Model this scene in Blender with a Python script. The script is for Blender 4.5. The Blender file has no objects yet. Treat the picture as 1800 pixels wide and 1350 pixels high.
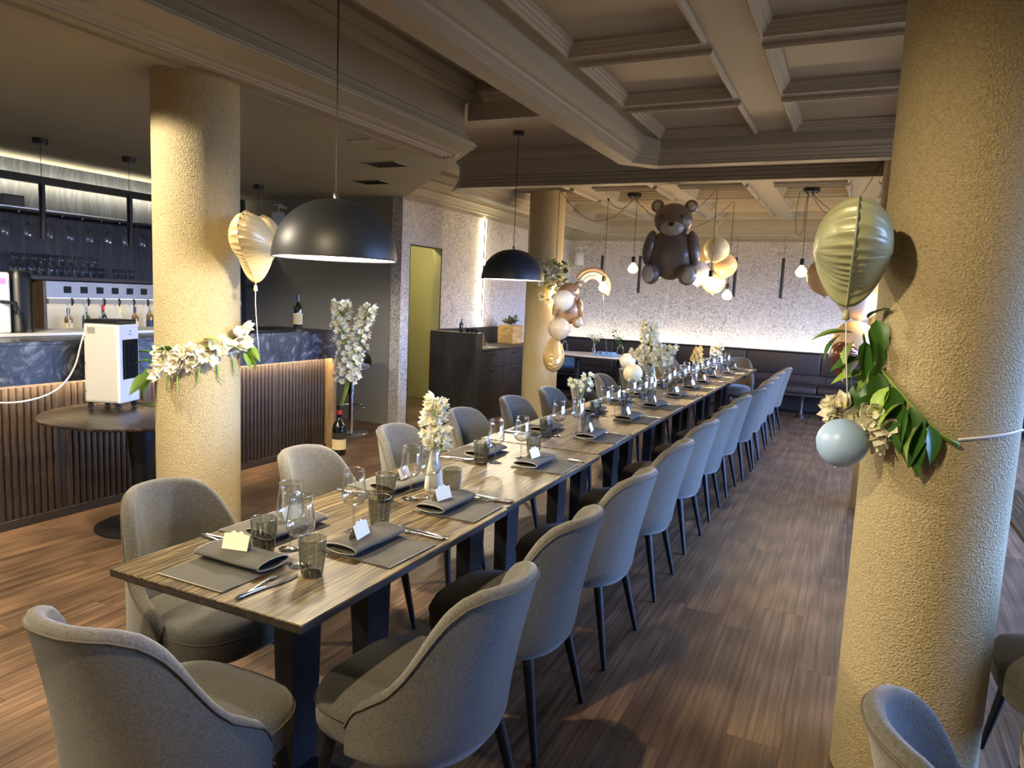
import bpy, bmesh, math, random
from mathutils import Vector, Matrix, Euler
random.seed(7)
sc = bpy.context.scene
COL = sc.collection
PI = math.pi
R = math.radians

# ------------------------------------------------------------------ camera
def set_camera():
    yaw, pitch, roll = R(25.22527), R(6.92645), R(2.5109)
    F = Vector((-math.sin(yaw)*math.cos(pitch), math.cos(yaw)*math.cos(pitch), -math.sin(pitch)))
    R0 = Vector((math.cos(yaw), math.sin(yaw), 0)); U0 = R0.cross(F)
    Rv = math.cos(roll)*R0 + math.sin(roll)*U0; Uv = -math.sin(roll)*R0 + math.cos(roll)*U0
    cd = bpy.data.cameras.new('camera'); cd.sensor_width = 36; cd.sensor_fit = 'HORIZONTAL'
    cd.lens = 1264.09/1800*36; cd.clip_start = .05; cd.clip_end = 100
    co = bpy.data.objects.new('camera', cd); COL.objects.link(co)
    m = Matrix((Rv, Uv, -F)).transposed().to_4x4(); m.translation = Vector((0, 0, 1.6))
    co.matrix_world = m; sc.camera = co
set_camera()

# ------------------------------------------------------------------ world, large lights, exposure
w = bpy.data.worlds.new('overcast_sky'); sc.world = w; w.use_nodes = True
bg = w.node_tree.nodes['Background']
bg.inputs[1].default_value = 1.0
def sky_and_ground():
    nt = w.node_tree; L = nt.links.new
    tc = nt.nodes.new('ShaderNodeTexCoord'); sp = nt.nodes.new('ShaderNodeSeparateXYZ'); L(tc.outputs['Generated'], sp.inputs[0])
    r = nt.nodes.new('ShaderNodeMapRange'); r.inputs[1].default_value = -.06; r.inputs[2].default_value = .06; L(sp.outputs['Z'], r.inputs[0])
    mx = nt.nodes.new('ShaderNodeMix'); mx.data_type = 'RGBA'; L(r.outputs[0], mx.inputs[0])
    mx.inputs[6].default_value = (1.3, 1.3, 1.3, 1)           # grey street below the horizon
    mx.inputs[7].default_value = (6.6, 11.6, 25.0, 1)         # blue sky above it
    L(mx.outputs[2], bg.inputs[0])
sky_and_ground()
sc.view_settings.view_transform = 'Standard'; sc.view_settings.look = 'None'
sc.view_settings.exposure = 1.12; sc.view_settings.gamma = 1.0
sc.view_settings.use_curve_mapping = False
sc.cycles.max_bounces = 8; sc.cycles.transparent_max_bounces = 12
sc.cycles.caustics_reflective = False; sc.cycles.caustics_refractive = False
sc.cycles.sample_clamp_indirect = 6.0

def lamp(name, kind, loc, energy, color, size=.05, rot=None, parent=None, **kw):
    ld = bpy.data.lights.new(name, kind); ld.energy = energy; ld.color = color
    if kind == 'AREA':
        ld.shape = 'RECTANGLE'; ld.size, ld.size_y = size
    else:
        ld.shadow_soft_size = size
    for k, v in kw.items(): setattr(ld, k, v)
    o = bpy.data.objects.new(name, ld); COL.objects.link(o); o.location = loc
    if rot: o.rotation_euler = rot
    if parent: o.parent = parent
    return o
WARM = (1.0, .70, .36); NEUT = (1.0, .87, .66)
# sky light comes in through the two window walls: portals only guide the sampling
for (loc, rot, s) in (((4.02, 4.8, 1.55), (0, R(90), 0), (1.9, 4.4)), ((4.02, 9.4, 1.55), (0, R(90), 0), (1.9, 3.6))):
    p = lamp('window_portal', 'AREA', loc, 1, (1, 1, 1), s, rot); p.data.cycles.is_portal = True

# ------------------------------------------------------------------ materials
MATS = {}
def nmat(name):
    m = bpy.data.materials.new(name); m.use_nodes = True
    MATS[name] = m
    nt = m.node_tree
    return m, nt, nt.nodes['Principled BSDF']
def N(nt, t, **kw):
    n = nt.nodes.new(t)
    for k, v in kw.items():
        if k in n.inputs: n.inputs[k].default_value = v
        else: setattr(n, k, v)
    return n
def rgb(h):
    h = h.lstrip('#'); c = [int(h[i:i+2], 16)/255 for i in (0, 2, 4)]
    return tuple(((x+.055)/1.055)**2.4 if x > .04045 else x/12.92 for x in c) + (1,)
def simple(name, col, rough=.5, metal=0, spec=.5, noise=0, nscale=40, bump=0, bscale=120, sheen=0, coat=0, sss=0, trans=0, var=0, dist=.004):
    m, nt, b = nmat(name)
    col = rgb(col) if isinstance(col, str) else col
    b.inputs['Base Color'].default_value = col
    b.inputs['Roughness'].default_value = rough; b.inputs['Metallic'].default_value = metal
    b.inputs['Specular IOR Level'].default_value = spec
    if sheen: b.inputs['Sheen Weight'].default_value = sheen; b.inputs['Sheen Roughness'].default_value = .4
    if coat: b.inputs['Coat Weight'].default_value = coat; b.inputs['Coat Roughness'].default_value = .08
    if sss:
        b.inputs['Subsurface Weight'].default_value = sss; b.inputs['Subsurface Radius'].default_value = (.05, .04, .03)
        b.inputs['Subsurface Scale'].default_value = .3
    if trans: b.inputs['Transmission Weight'].default_value = trans
    tc = N(nt, 'ShaderNodeTexCoord')
    if noise:
        n = N(nt, 'ShaderNodeTexNoise', Scale=nscale, Detail=4.0)
        nt.links.new(tc.outputs['Object'], n.inputs['Vector'])
        r = N(nt, 'ShaderNodeMapRange'); r.inputs[3].default_value = 1-noise; r.inputs[4].default_value = 1+noise
        nt.links.new(n.outputs['Fac'], r.inputs[0])
        mx = N(nt, 'ShaderNodeMix', data_type='RGBA', blend_type='MULTIPLY'); mx.inputs[0].default_value = 1
        mx.inputs[6].default_value = col; nt.links.new(r.outputs[0], mx.inputs[7])
        out = mx.outputs[2]
        if var:
            oi = N(nt, 'ShaderNodeObjectInfo'); r2 = N(nt, 'ShaderNodeMapRange'); r2.inputs[3].default_value = 1-var; r2.inputs[4].default_value = 1+var
            nt.links.new(oi.outputs['Random'], r2.inputs[0])
            m2 = N(nt, 'ShaderNodeMix', data_type='RGBA', blend_type='MULTIPLY'); m2.inputs[0].default_value = 1
            nt.links.new(out, m2.inputs[6]); nt.links.new(r2.outputs[0], m2.inputs[7]); out = m2.outputs[2]
        nt.links.new(out, b.inputs['Base Color'])
    if bump:
        n = N(nt, 'ShaderNodeTexNoise', Scale=bscale, Detail=3.0)
        nt.links.new(tc.outputs['Object'], n.inputs['Vector'])
        bp = N(nt, 'ShaderNodeBump', Strength=bump, Distance=dist)
        nt.links.new(n.outputs['Fac'], bp.inputs['Height']); nt.links.new(bp.outputs[0], b.inputs['Normal'])
    return m
def wood(name, c1, c2, c3, stretch=(28, 1.6, 28), rough=.45, bump=.25, rnd=None, ring=True, coat=0, spec=.5, pos=(.32, .70), bend=.09, rs=9.0, rk=.75):
    """grain along local Y; rnd: None, 'OBJECT' or 'ISLAND' shifts and tints each board"""
    m, nt, b = nmat(name); L = nt.links.new
    tc = N(nt, 'ShaderNodeTexCoord'); vec = tc.outputs['Object']
    src = None
    if rnd == 'OBJECT': src = N(nt, 'ShaderNodeObjectInfo').outputs['Random']
    if rnd == 'ISLAND': src = N(nt, 'ShaderNodeNewGeometry').outputs['Random Per Island']
    if src is not None:
        mu = N(nt, 'ShaderNodeMath', operation='MULTIPLY'); mu.inputs[1].default_value = 37; L(src, mu.inputs[0])
        cb = N(nt, 'ShaderNodeCombineXYZ'); L(mu.outputs[0], cb.inputs[0]); L(mu.outputs[0], cb.inputs[1])
        ad = N(nt, 'ShaderNodeVectorMath', operation='ADD'); L(vec, ad.inputs[0]); L(cb.outputs[0], ad.inputs[1]); vec = ad.outputs[0]
    # bend the grain a little
    nb = N(nt, 'ShaderNodeTexNoise', Scale=1.0, Detail=2.0); mpb = N(nt, 'ShaderNodeMapping'); mpb.inputs['Scale'].default_value = (5, 1.3, 5)
    L(vec, mpb.inputs[0]); L(mpb.outputs[0], nb.inputs['Vector'])
    sc_ = N(nt, 'ShaderNodeVectorMath', operation='SCALE'); sc_.inputs['Scale'].default_value = bend; L(nb.outputs['Color'], sc_.inputs[0])
    ad2 = N(nt, 'ShaderNodeVectorMath', operation='ADD'); L(vec, ad2.inputs[0]); L(sc_.outputs[0], ad2.inputs[1])
    mp = N(nt, 'ShaderNodeMapping'); mp.inputs['Scale'].default_value = stretch; L(ad2.outputs[0], mp.inputs[0])
    n1 = N(nt, 'ShaderNodeTexNoise', Scale=1.0, Detail=6.0, Roughness=.62); L(mp.outputs[0], n1.inputs['Vector'])
    ramp = N(nt, 'ShaderNodeValToRGB'); e = ramp.color_ramp.elements
    e[0].position = pos[0]; e[0].color = rgb(c1); e[1].position = pos[1]; e[1].color = rgb(c3)
    x = e.new(.5); x.color = rgb(c2)
    L(n1.outputs['Fac'], ramp.inputs[0]); out = ramp.outputs[0]; hgt = n1.outputs['Fac']
    if ring:
        wv = N(nt, 'ShaderNodeTexWave', wave_type='RINGS', rings_direction='X', Scale=rs, Distortion=6.0, Detail=2.0)
        mp3 = N(nt, 'ShaderNodeMapping'); mp3.inputs['Scale'].default_value = (1.0, .10, 1.0); L(vec, mp3.inputs[0]); L(mp3.outputs[0], wv.inputs['Vector'])
        wv.inputs['Detail Scale'].default_value = 1.2
        rr = N(nt, 'ShaderNodeMapRange'); rr.inputs[3].default_value = .50; rr.inputs[4].default_value = 1.12; L(wv.outputs['Fac'], rr.inputs[0])
        mx = N(nt, 'ShaderNodeMix', data_type='RGBA', blend_type='MULTIPLY'); mx.inputs[0].default_value = rk
        L(out, mx.inputs[6]); L(rr.outputs[0], mx.inputs[7]); out = mx.outputs[2]
    if src is not None:
        r2 = N(nt, 'ShaderNodeMapRange'); r2.inputs[3].default_value = .72; r2.inputs[4].default_value = 1.25; L(src, r2.inputs[0])
        m2 = N(nt, 'ShaderNodeMix', data_type='RGBA', blend_type='MULTIPLY'); m2.inputs[0].default_value = 1
        L(out, m2.inputs[6]); L(r2.outputs[0], m2.inputs[7]); out = m2.outputs[2]
    L(out, b.inputs['Base Color'])
    b.inputs['Roughness'].default_value = rough; b.inputs['Specular IOR Level'].default_value = spec
    if coat: b.inputs['Coat Weight'].default_value = coat; b.inputs['Coat Roughness'].default_value = .2
    bp = N(nt, 'ShaderNodeBump', Strength=bump, Distance=.002); L(hgt, bp.inputs['Height']); L(bp.outputs[0], b.inputs['Normal'])
    return m
def emit(name, col, s):
    m = bpy.data.materials.new(name); m.use_nodes = True; nt = m.node_tree; nt.nodes.clear()
    e = nt.nodes.new('ShaderNodeEmission'); e.inputs[0].default_value = (*col, 1); e.inputs[1].default_value = s
    o = nt.nodes.new('ShaderNodeOutputMaterial'); nt.links.new(e.outputs[0], o.inputs[0]); MATS[name] = m
    return m
def glass(name, col=(1, 1, 1, 1), rough=0.0, mixt=.75, base=.06):
    """thin glass: a clear pass with tint plus a sharp reflection that grows at grazing angles"""
    m = bpy.data.materials.new(name); m.use_nodes = True; nt = m.node_tree; nt.nodes.clear(); L = nt.links.new
    t = nt.nodes.new('ShaderNodeBsdfTransparent'); t.inputs[0].default_value = col
    g = nt.nodes.new('ShaderNodeBsdfGlossy'); g.inputs['Roughness'].default_value = rough+.03; g.inputs[0].default_value = (1, 1, 1, 1)
    f = nt.nodes.new('ShaderNodeLayerWeight'); f.inputs[0].default_value = .5
    pw = N(nt, 'ShaderNodeMath', operation='POWER'); L(f.outputs['Facing'], pw.inputs[0]); pw.inputs[1].default_value = 1.7
    ma = N(nt, 'ShaderNodeMath', operation='MULTIPLY_ADD'); L(pw.outputs[0], ma.inputs[0]); ma.inputs[1].default_value = mixt; ma.inputs[2].default_value = base
    mx = nt.nodes.new('ShaderNodeMixShader'); L(ma.outputs[0], mx.inputs[0]); L(t.outputs[0], mx.inputs[1]); L(g.outputs[0], mx.inputs[2])
    o = nt.nodes.new('ShaderNodeOutputMaterial'); L(mx.outputs[0], o.inputs[0]); MATS[name] = m
    return m

simple('fabric', '#5a5750', rough=.95, spec=.15, noise=.62, nscale=150, bump=.6, bscale=330, sheen=.35, var=.06)
simple('piping', '#5a5348', rough=.9, spec=.2, noise=.1)
simple('fabric_light', '#b9b2a6', rough=.95, spec=.15, noise=.15, nscale=170, bump=.4, bscale=420)
simple('black_metal', '#141416', rough=.42, spec=.4, noise=.05)
simple('black_leg', '#121319', rough=.5, spec=.35, noise=.05)
wood('table_wood', '#261e13', '#544631', '#80704c', stretch=(120, 1.6, 120), rough=.42, bump=1.0, ring=False, spec=.3, pos=(.40, .62))
wood('edge_wood', '#1d1916', '#2c2620', '#3a322a', stretch=(40, 2, 40), rough=.5, ring=False)
wood('plank_wood', '#453326', '#67503c', '#846a50', stretch=(62, 1.0, 62), rough=.45, bump=.3, bend=.025, rs=6.0, rk=.6, rnd='OBJECT')
wood('plank_wood_mass', '#453326', '#67503c', '#846a50', stretch=(62, 1.0, 62), rough=.45, bump=.3, bend=.025, rs=6.0, rk=.6, rnd='ISLAND')
simple('joint', '#3a2619', rough=.9)
simple('paint', '#a39a8b', rough=.62, spec=.35, noise=.04, nscale=3)
simple('paint_bar', '#a8a392', rough=.7, spec=.3, noise=.08, nscale=2)
simple('grey_wall', '#8f8c84', rough=.8, noise=.08, nscale=2, bump=.1, bscale=80)
simple('olive_wall', '#938e5c', rough=.85, noise=.06, nscale=3, bump=.15, bscale=70)
simple('plain_wall', '#8b8478', rough=.85, noise=.05)
def stucco():
    m, nt, b = nmat('stucco'); L = nt.links.new
    tc = N(nt, 'ShaderNodeTexCoord')
    mp = N(nt, 'ShaderNodeMapping'); mp.inputs['Scale'].default_value = (1, 1, 1.25); L(tc.outputs['Object'], mp.inputs[0])
    n = N(nt, 'ShaderNodeTexNoise', Scale=120.0, Detail=3.0, Roughness=.6); L(mp.outputs[0], n.inputs['Vector'])
    v = N(nt, 'ShaderNodeTexVoronoi', Scale=130.0); L(mp.outputs[0], v.inputs['Vector'])
    ad = N(nt, 'ShaderNodeMath', operation='ADD'); L(n.outputs['Fac'], ad.inputs[0]); L(v.outputs['Distance'], ad.inputs[1])
    bp = N(nt, 'ShaderNodeBump', Strength=.8, Distance=.0045); L(ad.outputs[0], bp.inputs['Height']); L(bp.outputs[0], b.inputs['Normal'])
    r = N(nt, 'ShaderNodeValToRGB'); e = r.color_ramp.elements
    e[0].position = .30; e[0].color = rgb('#9c8d69'); e[1].position = .60; e[1].color = rgb('#b9aa84'); L(n.outputs['Fac'], r.inputs[0])
    L(r.outputs[0], b.inputs['Base Color']); b.inputs['Roughness'].default_value = .75; b.inputs['Specular IOR Level'].default_value = .3
stucco()
def wallpaper():
    m, nt, b = nmat('wallpaper'); L = nt.links.new
    tc = N(nt, 'ShaderNodeTexCoord')
    n = N(nt, 'ShaderNodeTexNoise', Scale=17.0, Detail=2.5, Distortion=1.9); L(tc.outputs['Object'], n.inputs['Vector'])
    n2 = N(nt, 'ShaderNodeTexNoise', Scale=1.2, Detail=2.0); L(tc.outputs['Object'], n2.inputs['Vector'])
    # thin vermicular lines where the noise crosses mid grey
    s = N(nt, 'ShaderNodeMath', operation='SUBTRACT'); L(n.outputs['Fac'], s.inputs[0]); s.inputs[1].default_value = .5
    a = N(nt, 'ShaderNodeMath', operation='ABSOLUTE'); L(s.outputs[0], a.inputs[0])
    r = N(nt, 'ShaderNodeMapRange'); r.inputs[1].default_value = .01; r.inputs[2].default_value = .06; L(a.outputs[0], r.inputs[0])
    r2 = N(nt, 'ShaderNodeMapRange'); r2.inputs[1].default_value = .35; r2.inputs[2].default_value = .65; r2.inputs[3].default_value = .55; r2.inputs[4].default_value = 1.0; L(n2.outputs['Fac'], r2.inputs[0])
    mx = N(nt, 'ShaderNodeMix', data_type='RGBA'); mx.inputs[6].default_value = rgb('#7d746c'); mx.inputs[7].default_value = rgb('#d6d0cb')
    iv = N(nt, 'ShaderNodeMath', operation='MAXIMUM'); L(r.outputs[0], iv.inputs[0])
    om = N(nt, 'ShaderNodeMath', operation='SUBTRACT'); om.inputs[0].default_value = 1.15; L(r2.outputs[0], om.inputs[1]); L(om.outputs[0], iv.inputs[1])
    L(iv.outputs[0], mx.inputs[0]); L(mx.outputs[2], b.inputs['Base Color'])
    b.inputs['Roughness'].default_value = .6; b.inputs['Specular IOR Level'].default_value = .4
    bp = N(nt, 'ShaderNodeBump', Strength=.3, Distance=.003); L(r.outputs[0], bp.inputs['Height']); L(bp.outputs[0], b.inputs['Normal'])
wallpaper()
def stone():
    m, nt, b = nmat('dark_stone'); L = nt.links.new
    tc = N(nt, 'ShaderNodeTexCoord')
    n = N(nt, 'ShaderNodeTexNoise', Scale=4.6, Detail=10.0, Roughness=.68, Distortion=3.0); L(tc.outputs['Object'], n.inputs['Vector'])
    r = N(nt, 'ShaderNodeValToRGB'); e = r.color_ramp.elements
    e[0].position = .38; e[0].color = rgb('#1d2028'); e[1].position = .72; e[1].color = rgb('#8a8d96')
    x = e.new(.52); x.color = rgb('#343842'); L(n.outputs['Fac'], r.inputs[0]); L(r.outputs[0], b.inputs['Base Color'])
    b.inputs['Roughness'].default_value = .35
stone()
wood('dark_wood', '#1e1713', '#2d241d', '#3f332a', stretch=(30, 30, 1.4), rough=.5, ring=False, bump=.35)
wood('slat_wood', '#211915', '#30261f', '#40342b', stretch=(50, 50, 2), rough=.5, ring=False, bump=.3)
wood('trim_oak', '#5d4a35', '#746047', '#8b7559', stretch=(30, 30, 2), rough=.5, ring=False)
wood('cabinet_wood', '#1b1a19', '#272523', '#34312e', stretch=(40, 40, 1.5), rough=.45, ring=False, bump=.3)
wood('back_panel', '#181b21', '#242931', '#393f49', stretch=(26, 26, 1.2), rough=.5, ring=False, bump=.4)
wood('round_top', '#130e0b', '#261d17', '#5a4a3c', stretch=(2.2, 42, 3), rough=.34, ring=False, coat=.08, pos=(.40, .66))
wood('box_wood', '#8d6a3c', '#ab8852', '#c4a56e', stretch=(30, 3, 30), rough=.6, ring=False)
simple('leather', '#2b2422', rough=.48, spec=.4, noise=.12, nscale=30, bump=.15, bscale=150)
simple('banquette_wood', '#2f2a28', rough=.4, noise=.1)
simple('shade_black', '#25282b', rough=.45, spec=.5, noise=.06, nscale=60)
simple('shade_white', '#f3ecdc', rough=.5)
simple('steel', '#b9bbbf', rough=.22, metal=1, noise=.06, nscale=8)
simple('steel_brushed', '#84868a', rough=.42, metal=1, noise=.12, nscale=5)
simple('chrome', '#d5d7da', rough=.12, metal=1)
simple('linen', '#5d5b57', rough=.95, spec=.1, noise=.18, nscale=260, bump=.5, bscale=600, var=.06)
simple('linen_hem', '#c9c3b4', rough=.9, spec=.1)
simple('card', '#efe9d2', rough=.8, spec=.2)
simple('ink', '#5c5f68', rough=.8)
simple('white_plastic', '#dcdcdc', rough=.35, noise=.02)
simple('beige_plastic', '#c9c6be', rough=.4, noise=.02)
simple('black_plastic', '#101114', rough=.35, noise=.03)
simple('label_grey', '#8b8b88', rough=.7)
simple('rubber', '#0d0d0e', rough=.7)
simple('cable_white', '#e6e6e0', rough=.5)
simple('petal', '#f5f0da', rough=.6, spec=.25, noise=.07, nscale=30, sss=.15)
simple('petal_cool', '#d6d3c4', rough=.65, spec=.2, noise=.08, nscale=30, sss=.1)
simple('petal_gold', '#e6cd8e', rough=.65, spec=.2, noise=.08, nscale=30, sss=.1)
simple('flower_heart', '#c9c26a', rough=.7)
simple('leaf', '#3f6a2a', rough=.4, spec=.4, noise=.25, nscale=12, var=.25)
simple('leaf_light', '#8fae4a', rough=.45, spec=.4, noise=.15, nscale=12, var=.15)
simple('stem', '#7e9a3c', rough=.5, noise=.15)
simple('leaf_dry', '#4f5648', rough=.6, noise=.2, nscale=20, var=.2)
simple('ribbon', '#e9e9ea', rough=.35, spec=.5)
def foil(name, col, rough=.28, metal=.25):
    m = simple(name, col, rough=rough, metal=metal, spec=.6, bump=.5, bscale=13, dist=.012, coat=.25)
foil('foil_cream', '#e6cf9b', rough=.36, metal=.1); foil('foil_sage', '#b3b58a', rough=.42, metal=.08); foil('foil_gold', '#e3c184', rough=.22, metal=.45)
foil('foil_bronze', '#8a5a41', rough=.2, metal=.5); foil('foil_brown', '#77695d', rough=.3, metal=.2); foil('foil_tan', '#b08a63', rough=.3)
foil('foil_pad', '#b9b3a6', rough=.35, metal=.2); foil('foil_dark', '#3a3028', rough=.4); foil('foil_blue', '#a9c0cc', rough=.35); foil('foil_white', '#e0dacb', rough=.35); foil('foil_taupe', '#9a8270', rough=.35)
simple('latex_blue', '#a8c6ea', rough=.33, spec=.45, sss=.1); simple('latex_white', '#e4e0d8', rough=.35, spec=.45, sss=.15)
simple('latex_beige', '#cdbba0', rough=.35, spec=.45, sss=.12); simple('latex_peach', '#edc691', rough=.35, spec=.45, sss=.15); simple('latex_cream', '#e3d9b4', rough=.35, spec=.45, sss=.12)
glass('clear_glass', (.97, .98, .98, 1)); glass('edge_glass', (.93, .95, .95, 1), mixt=.85, base=.22); glass('smoke_glass', (.50, .52, .49, 1), mixt=.75); glass('pane_glass', (.98, .99, 1, 1), mixt=.4)
emit('bulb_glow', (1.0, .66, .26), 2.4)
simple('bottle_glass', '#0c1210', rough=.08, spec=.7, coat=.3)
simple('label_cream', '#d9c9a0', rough=.7, noise=.06, nscale=40); simple('label_dark', '#2a2420', rough=.7); simple('cap_red', '#a5262a', rough=.4); simple('cap_blue', '#2b3350', rough=.4)
simple('frosted', '#d8d6cc', rough=.5, spec=.5, sss=.2)
simple('amber_glass', '#6a4a1c', rough=.1, spec=.6); simple('green_glass', '#2a3a22', rough=.1, spec=.6)
simple('blue_stuff', '#7fa6cf', rough=.7, noise=.15); simple('blue_frame', '#3a5f95', rough=.5)
simple('marble_white', '#d9d8d6', rough=.3, noise=.06)
simple('wall_tile', '#b5ab98', rough=.5)
emit('led_warm', (1.0, .90, .60), 13); emit('led_bar', (1.0, .88, .62), 26); emit('led_bar_under', (1.0, .76, .46), 120); emit('led_vertical', (1.0, .92, .58), 24)
emit('led_cavity', (1.0, .95, .80), 1.5); emit('filament', (1.0, .66, .28), 130); emit('lamp_disc', (1.0, .90, .68), 22); emit('red_display', (1.0, .08, .15), 3); emit('tube_tip', (1.0, .9, .7), 2.5)

# ------------------------------------------------------------------ mesh helpers
class MB:
    def __init__(s): s.v = []; s.f = []; s.mi = []; s.cur = 0
    def add(s, vs, fs):
        o = len(s.v); s.v += [tuple(x) for x in vs]; s.f += [tuple(i+o for i in f) for f in fs]; s.mi += [s.cur]*len(fs); return s
    def box(s, x0, x1, y0, y1, z0, z1):
        return s.add([(x0,y0,z0),(x1,y0,z0),(x1,y1,z0),(x0,y1,z0),(x0,y0,z1),(x1,y0,z1),(x1,y1,z1),(x0,y1,z1)],
                     [(0,3,2,1),(4,5,6,7),(0,1,5,4),(1,2,6,5),(2,3,7,6),(3,0,4,7)])
    def rbox(s, x0, x1, y0, y1, z0, z1, r=.01, seg=2):
        bm = bmesh.new(); bmesh.ops.create_cube(bm, size=1)
        for v in bm.verts: v.co = Vector(((x0+x1)/2+v.co.x*(x1-x0), (y0+y1)/2+v.co.y*(y1-y0), (z0+z1)/2+v.co.z*(z1-z0)))
        bmesh.ops.bevel(bm, geom=bm.edges[:], offset=r, segments=seg, profile=.5, affect='EDGES')
        bm.verts.index_update(); s.add([v.co[:] for v in bm.verts], [[v.index for v in f.verts] for f in bm.faces]); bm.free(); return s
    def prism(s, poly, z0, z1):
        n = len(poly); vs = [(x,y,z0) for x,y in poly]+[(x,y,z1) for x,y in poly]
        fs = [tuple(range(n))[::-1], tuple(range(n,2*n))]+[(i,(i+1)%n,n+(i+1)%n,n+i) for i in range(n)]
        return s.add(vs, fs)
    def lathe(s, prof, n=20, c=(0,0,0), cap=False, ribs=0, rib=0):
        vs = []; m = len(prof)
        for (r, z) in prof:
            for k in range(n):
                a = 2*PI*k/n; rr = r*(1+(rib if ribs and k%2 else 0)); vs.append((c[0]+rr*math.cos(a), c[1]+rr*math.sin(a), c[2]+z))
        fs = [(j*n+k, j*n+(k+1)%n, (j+1)*n+(k+1)%n, (j+1)*n+k) for j in range(m-1) for k in range(n)]
        if cap: fs += [tuple(range(n))[::-1], tuple(range((m-1)*n, m*n))]
        return s.add(vs, fs)
    def tube(s, pts, r, n=6, cap=True):
        pts = [Vector(p) for p in pts]; vs = []; m = len(pts)
        rs = r if isinstance(r, (list, tuple)) else [r]*m
        up = None
        for i, p in enumerate(pts):
            d = (pts[min(i+1,m-1)]-pts[max(i-1,0)])
            d = d.normalized() if d.length > 1e-9 else Vector((0,0,1))
            if up is None: up = Vector((0,0,1)) if abs(d.z) < .9 else Vector((1,0,0))
            x = d.cross(up)
            if x.length < 1e-6: x = d.cross(Vector((0,1,0)))
            x.normalize(); y = x.cross(d).normalized(); up = y
            for k in range(n):
                a = 2*PI*k/n; vs.append(p+rs[i]*(math.cos(a)*x+math.sin(a)*y))
        fs = [(j*n+k, j*n+(k+1)%n, (j+1)*n+(k+1)%n, (j+1)*n+k) for j in range(m-1) for k in range(n)]
        if cap: fs += [tuple(range(n))[::-1], tuple(range((m-1)*n, m*n))]
        return s.add(vs, fs)
    def grid(s, fn, nu, nv, cu=False, cv=False):
        vs = [fn(i/(nu if cu else nu-1), j/(nv if cv else nv-1)) for i in range(nu) for j in range(nv)]
        fs = [(i*nv+j, ((i+1)%nu)*nv+j, ((i+1)%nu)*nv+(j+1)%nv, i*nv+(j+1)%nv) for i in range(nu if cu else nu-1) for j in range(nv if cv else nv-1)]
        return s.add(vs, fs)
    def ball(s, c, r, nu=14, nv=10, fn=None):
        rx, ry, rz = r if isinstance(r, (tuple, list)) else (r, r, r)
        vs = [(c[0], c[1], c[2]-rz)]
        for j in range(1, nv):
            t = PI*j/nv
            for k in range(nu):
                a = 2*PI*k/nu; d = Vector((math.sin(t)*math.cos(a), math.sin(t)*math.sin(a), -math.cos(t)))
                q = fn(d) if fn else 1
                vs.append((c[0]+rx*d.x*q, c[1]+ry*d.y*q, c[2]+rz*d.z*q))
        vs.append((c[0], c[1], c[2]+rz)); L = len(vs)-1
        fs = [(0, 1+(k+1)%nu, 1+k) for k in range(nu)]
        fs += [(1+j*nu+k, 1+j*nu+(k+1)%nu, 1+(j+1)*nu+(k+1)%nu, 1+(j+1)*nu+k) for j in range(nv-2) for k in range(nu)]
        fs += [(L, 1+(nv-2)*nu+k, 1+(nv-2)*nu+(k+1)%nu) for k in range(nu)]
        return s.add(vs, fs)
    def sweep(s, path, prof, closed=False, side=1):
        """moulding: profile (offset, z) carried along a plan polyline with mitred corners; offset grows to the path's left when side=1"""
        n = len(path); P = [Vector((p[0], p[1])) for p in path]; ms = []
        for i in range(n):
            a = P[i]-P[i-1] if (closed or i > 0) else None
            b = P[(i+1)%n]-P[i] if (closed or i < n-1) else None
            if a is None: a = b
            if b is None: b = a
            na = Vector((-a.y, a.x)).normalized()*side; nb = Vector((-b.y, b.x)).normalized()*side
            m = (na+nb); m = m/max(m.length_squared, 1e-6)*2; ms.append(m)
        k = len(prof); vs = [(P[i].x+ms[i].x*o, P[i].y+ms[i].y*o, z) for i in range(n) for (o, z) in prof]
        fs = [(i*k+j, ((i+1)%n)*k+j, ((i+1)%n)*k+j+1, i*k+j+1) for i in range(n if closed else n-1) for j in range(k-1)]
        return s.add(vs, fs)
    def xf(s, M, start=0):
        s.v = s.v[:start]+[tuple(M @ Vector(p)) for p in s.v[start:]]; return s
    def mesh(s, name, mats, smooth=None):
        me = bpy.data.meshes.new(name); me.from_pydata(s.v, [], s.f)
        bm = bmesh.new(); bm.from_mesh(me); bmesh.ops.recalc_face_normals(bm, faces=bm.faces[:]); bm.to_mesh(me); bm.free()
        for m in (mats if isinstance(mats, (list, tuple)) else [mats]): me.materials.append(MATS[m])
        if isinstance(mats, (list, tuple)) and len(mats) > 1: me.polygons.foreach_set('material_index', s.mi)
        if smooth is not None:
            me.polygons.foreach_set('use_smooth', [True]*len(me.polygons))
            if smooth < 180: me.set_sharp_from_angle(angle=R(smooth))
        me.update(); return me
    def build(s, name, mat, parent=None, smooth=None, loc=None):
        return put(name, s.mesh(name, mat, smooth), parent, loc)
def put(name, me, parent=None, loc=None, rot=None, scale=None):
    o = bpy.data.objects.new(name, me); COL.objects.link(o)
    if parent is not None: o.parent = parent
    if loc is not None: o.location = loc
    if rot is not None: o.rotation_euler = rot
    if scale is not None: o.scale = scale if isinstance(scale, (tuple, list)) else (scale,)*3
    return o
def tag(o, label, cat, group=None):
    o['label'] = label; o['category'] = cat
    if group: o['group'] = group
    return o
def thing(name, label, cat, loc=(0,0,0), rz=0, group=None):
    o = bpy.data.objects.new(name, None); COL.objects.link(o); o.location = loc; o.rotation_euler = (0, 0, rz); o.empty_display_size = .1
    return tag(o, label, cat, group)
def struct(o): o['kind'] = 'structure'; return o
KIDS = {}
def kids(root): return list(root.children)
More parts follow.
